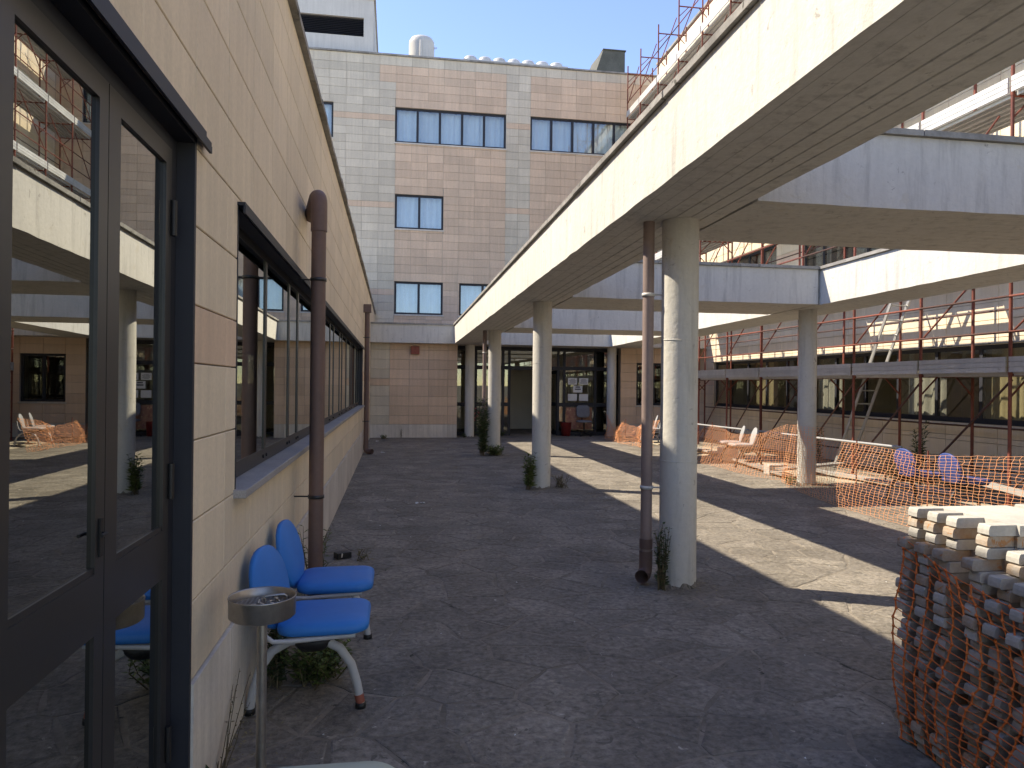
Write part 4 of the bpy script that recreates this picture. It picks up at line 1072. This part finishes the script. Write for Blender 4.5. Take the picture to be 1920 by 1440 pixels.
weed('weed', 'grassy weed at the foot of the brown downpipe behind the bench', -.56, 5.52, .55, .12, 26, .07, .005, 'leaf', per=10)
weed('weed', 'dry tuft beside the broken brick', -.28, 6.75, .12, .12, 9, .05, .003, 'drygrass', per=4)
weed('weed', 'leafy weed climbing between the nearest column and its pipe', 2.10, 5.50, .52, .08, 20, .05, .013, 'leafdark', per=14)
weed('weed', 'upright green weed against the left side of the second column', 2.06, 11.05, .58, .11, 22, .10, .018, per=18)
weed('weed', 'sparse dry grass on the right of the second column', 2.6, 11.2, .24, .22, 22, .05, .006, 'drygrass', per=8)
weed('weed', 'low weeds around the foot of the third column', 2.25, 16.42, .26, .26, 40, .09, .014, 'leaf', per=12)
weed('oleander', 'tall dark shrub with pink flowers beside the third column', 1.98, 16.45, 1.32, .14, 20, .12, .016, 'leafdark', per=34, cone=.3)
weed('potted_flower', 'pink flowering plant standing by the entrance glass', 2.42, 22.75, .95, .22, 12, .12, .02, 'leafdark', per=10, flowers=14)
weed('weed', 'small sprout at the foot of the column left of the entrance', 2.1, 22.1, .16, .08, 10, .06, .012, 'leafdark', per=10)
weed('weed', 'low weed in front of the open entrance door', 3.35, 22.7, .2, .14, 16, .07, .014, 'leafdark', per=10)
weed('weed', 'tall slender weed between scaffold posts left of the ladder', 9.2, 14.75, .95, .10, 7, .13, .016, 'leafdark', per=22)
weed('weed', 'tall slender weed between scaffold posts right of the ladder', 9.2, 11.6, 1.28, .12, 8, .14, .016, 'leafdark', per=26)
weed('weed', 'spiky grass tuft below the tall weed by the scaffold', 8.9, 11.9, .5, .3, 22, .12, .005, 'leafdark', per=6)
weed('weed', 'small dry weed at the foot of the right-hand column', 6.5, 11.2, .16, .16, 18, .05, .008, 'leaf', per=8)
weed('weed', 'crack weed on the plinth of the pink back wall', .22, YW - .03, .38, .04, 5, .04, .006, 'stem', per=6)
weed('weed', 'small green weed in the corner by the pink wall', -.3, 21.6, .14, .16, 16, .05, .012, 'leaf', per=8)

# dry leaves and grit gathered along the wall foot and round the columns
dl = MB()
def bit(x, y, l, w_):
    a = R.uniform(0, 6.28); d = Vector((math.cos(a), math.sin(a), R.uniform(-.1, .35))); p = Vector((x, y, .006 + R.random()*.006)); q = Vector((-math.sin(a), math.cos(a), R.uniform(-.3, .3)))
    dl.faces([p, p + d*l*.5 + q*w_, p + d*l, p + d*l*.5 - q*w_], [(0, 1, 2), (0, 2, 3)])
for k in range(900): bit(XL + .02 + abs(R.gauss(0, .09)), 2.9 + 19*R.random()**1.5, R.uniform(.008, .03), R.uniform(.002, .006))
for cx_, cy_ in [(2.289, y) for y in CY[1:]] + [(6.8, y) for y in CY[1:4]]:
    for k in range(120):
        a = R.uniform(0, 6.28); r_ = .16 + abs(R.gauss(0, .14)); bit(cx_ + r_*math.cos(a), cy_ + r_*math.sin(a), R.uniform(.008, .03), R.uniform(.002, .006))
for k in range(700): bit(R.uniform(-.6, 6), 2.7 + 16*R.random()**1.5, R.uniform(.005, .018), R.uniform(.001, .004))
tag(dl.build('dry_leaves', 'drygrass'), 'dry leaf bits and grit along the wall foot and columns', 'leaf litter', kind='stuff')
# stakes that hold the nets
for x, y, h, lab in ((6.24, 9.1, .9, 'thin rusty stake holding the net fence left of the blue bench'), (6.04, 7.5, .9, 'thin rusty stake holding the net fence in front of the blue bench'), (6.69, 14.68, .86, 'thin rusty stake holding the sagging middle net'), (6.6, 20.3, .66, 'short rusty stake in the crumpled net by the entrance')):
    t = thing('net_stake', lab, 'stake', (x, y, 0), 'stakes of the orange nets')
    MB().tube([(x, y, 0), (x + .015, y + .01, h)], .009, 6).build('bar', 'rust', t); MB().tube([(x - .012, y, h - .12), (x + .03, y + .012, h - .11)], .004, 5).build('tie', 'galv', t)
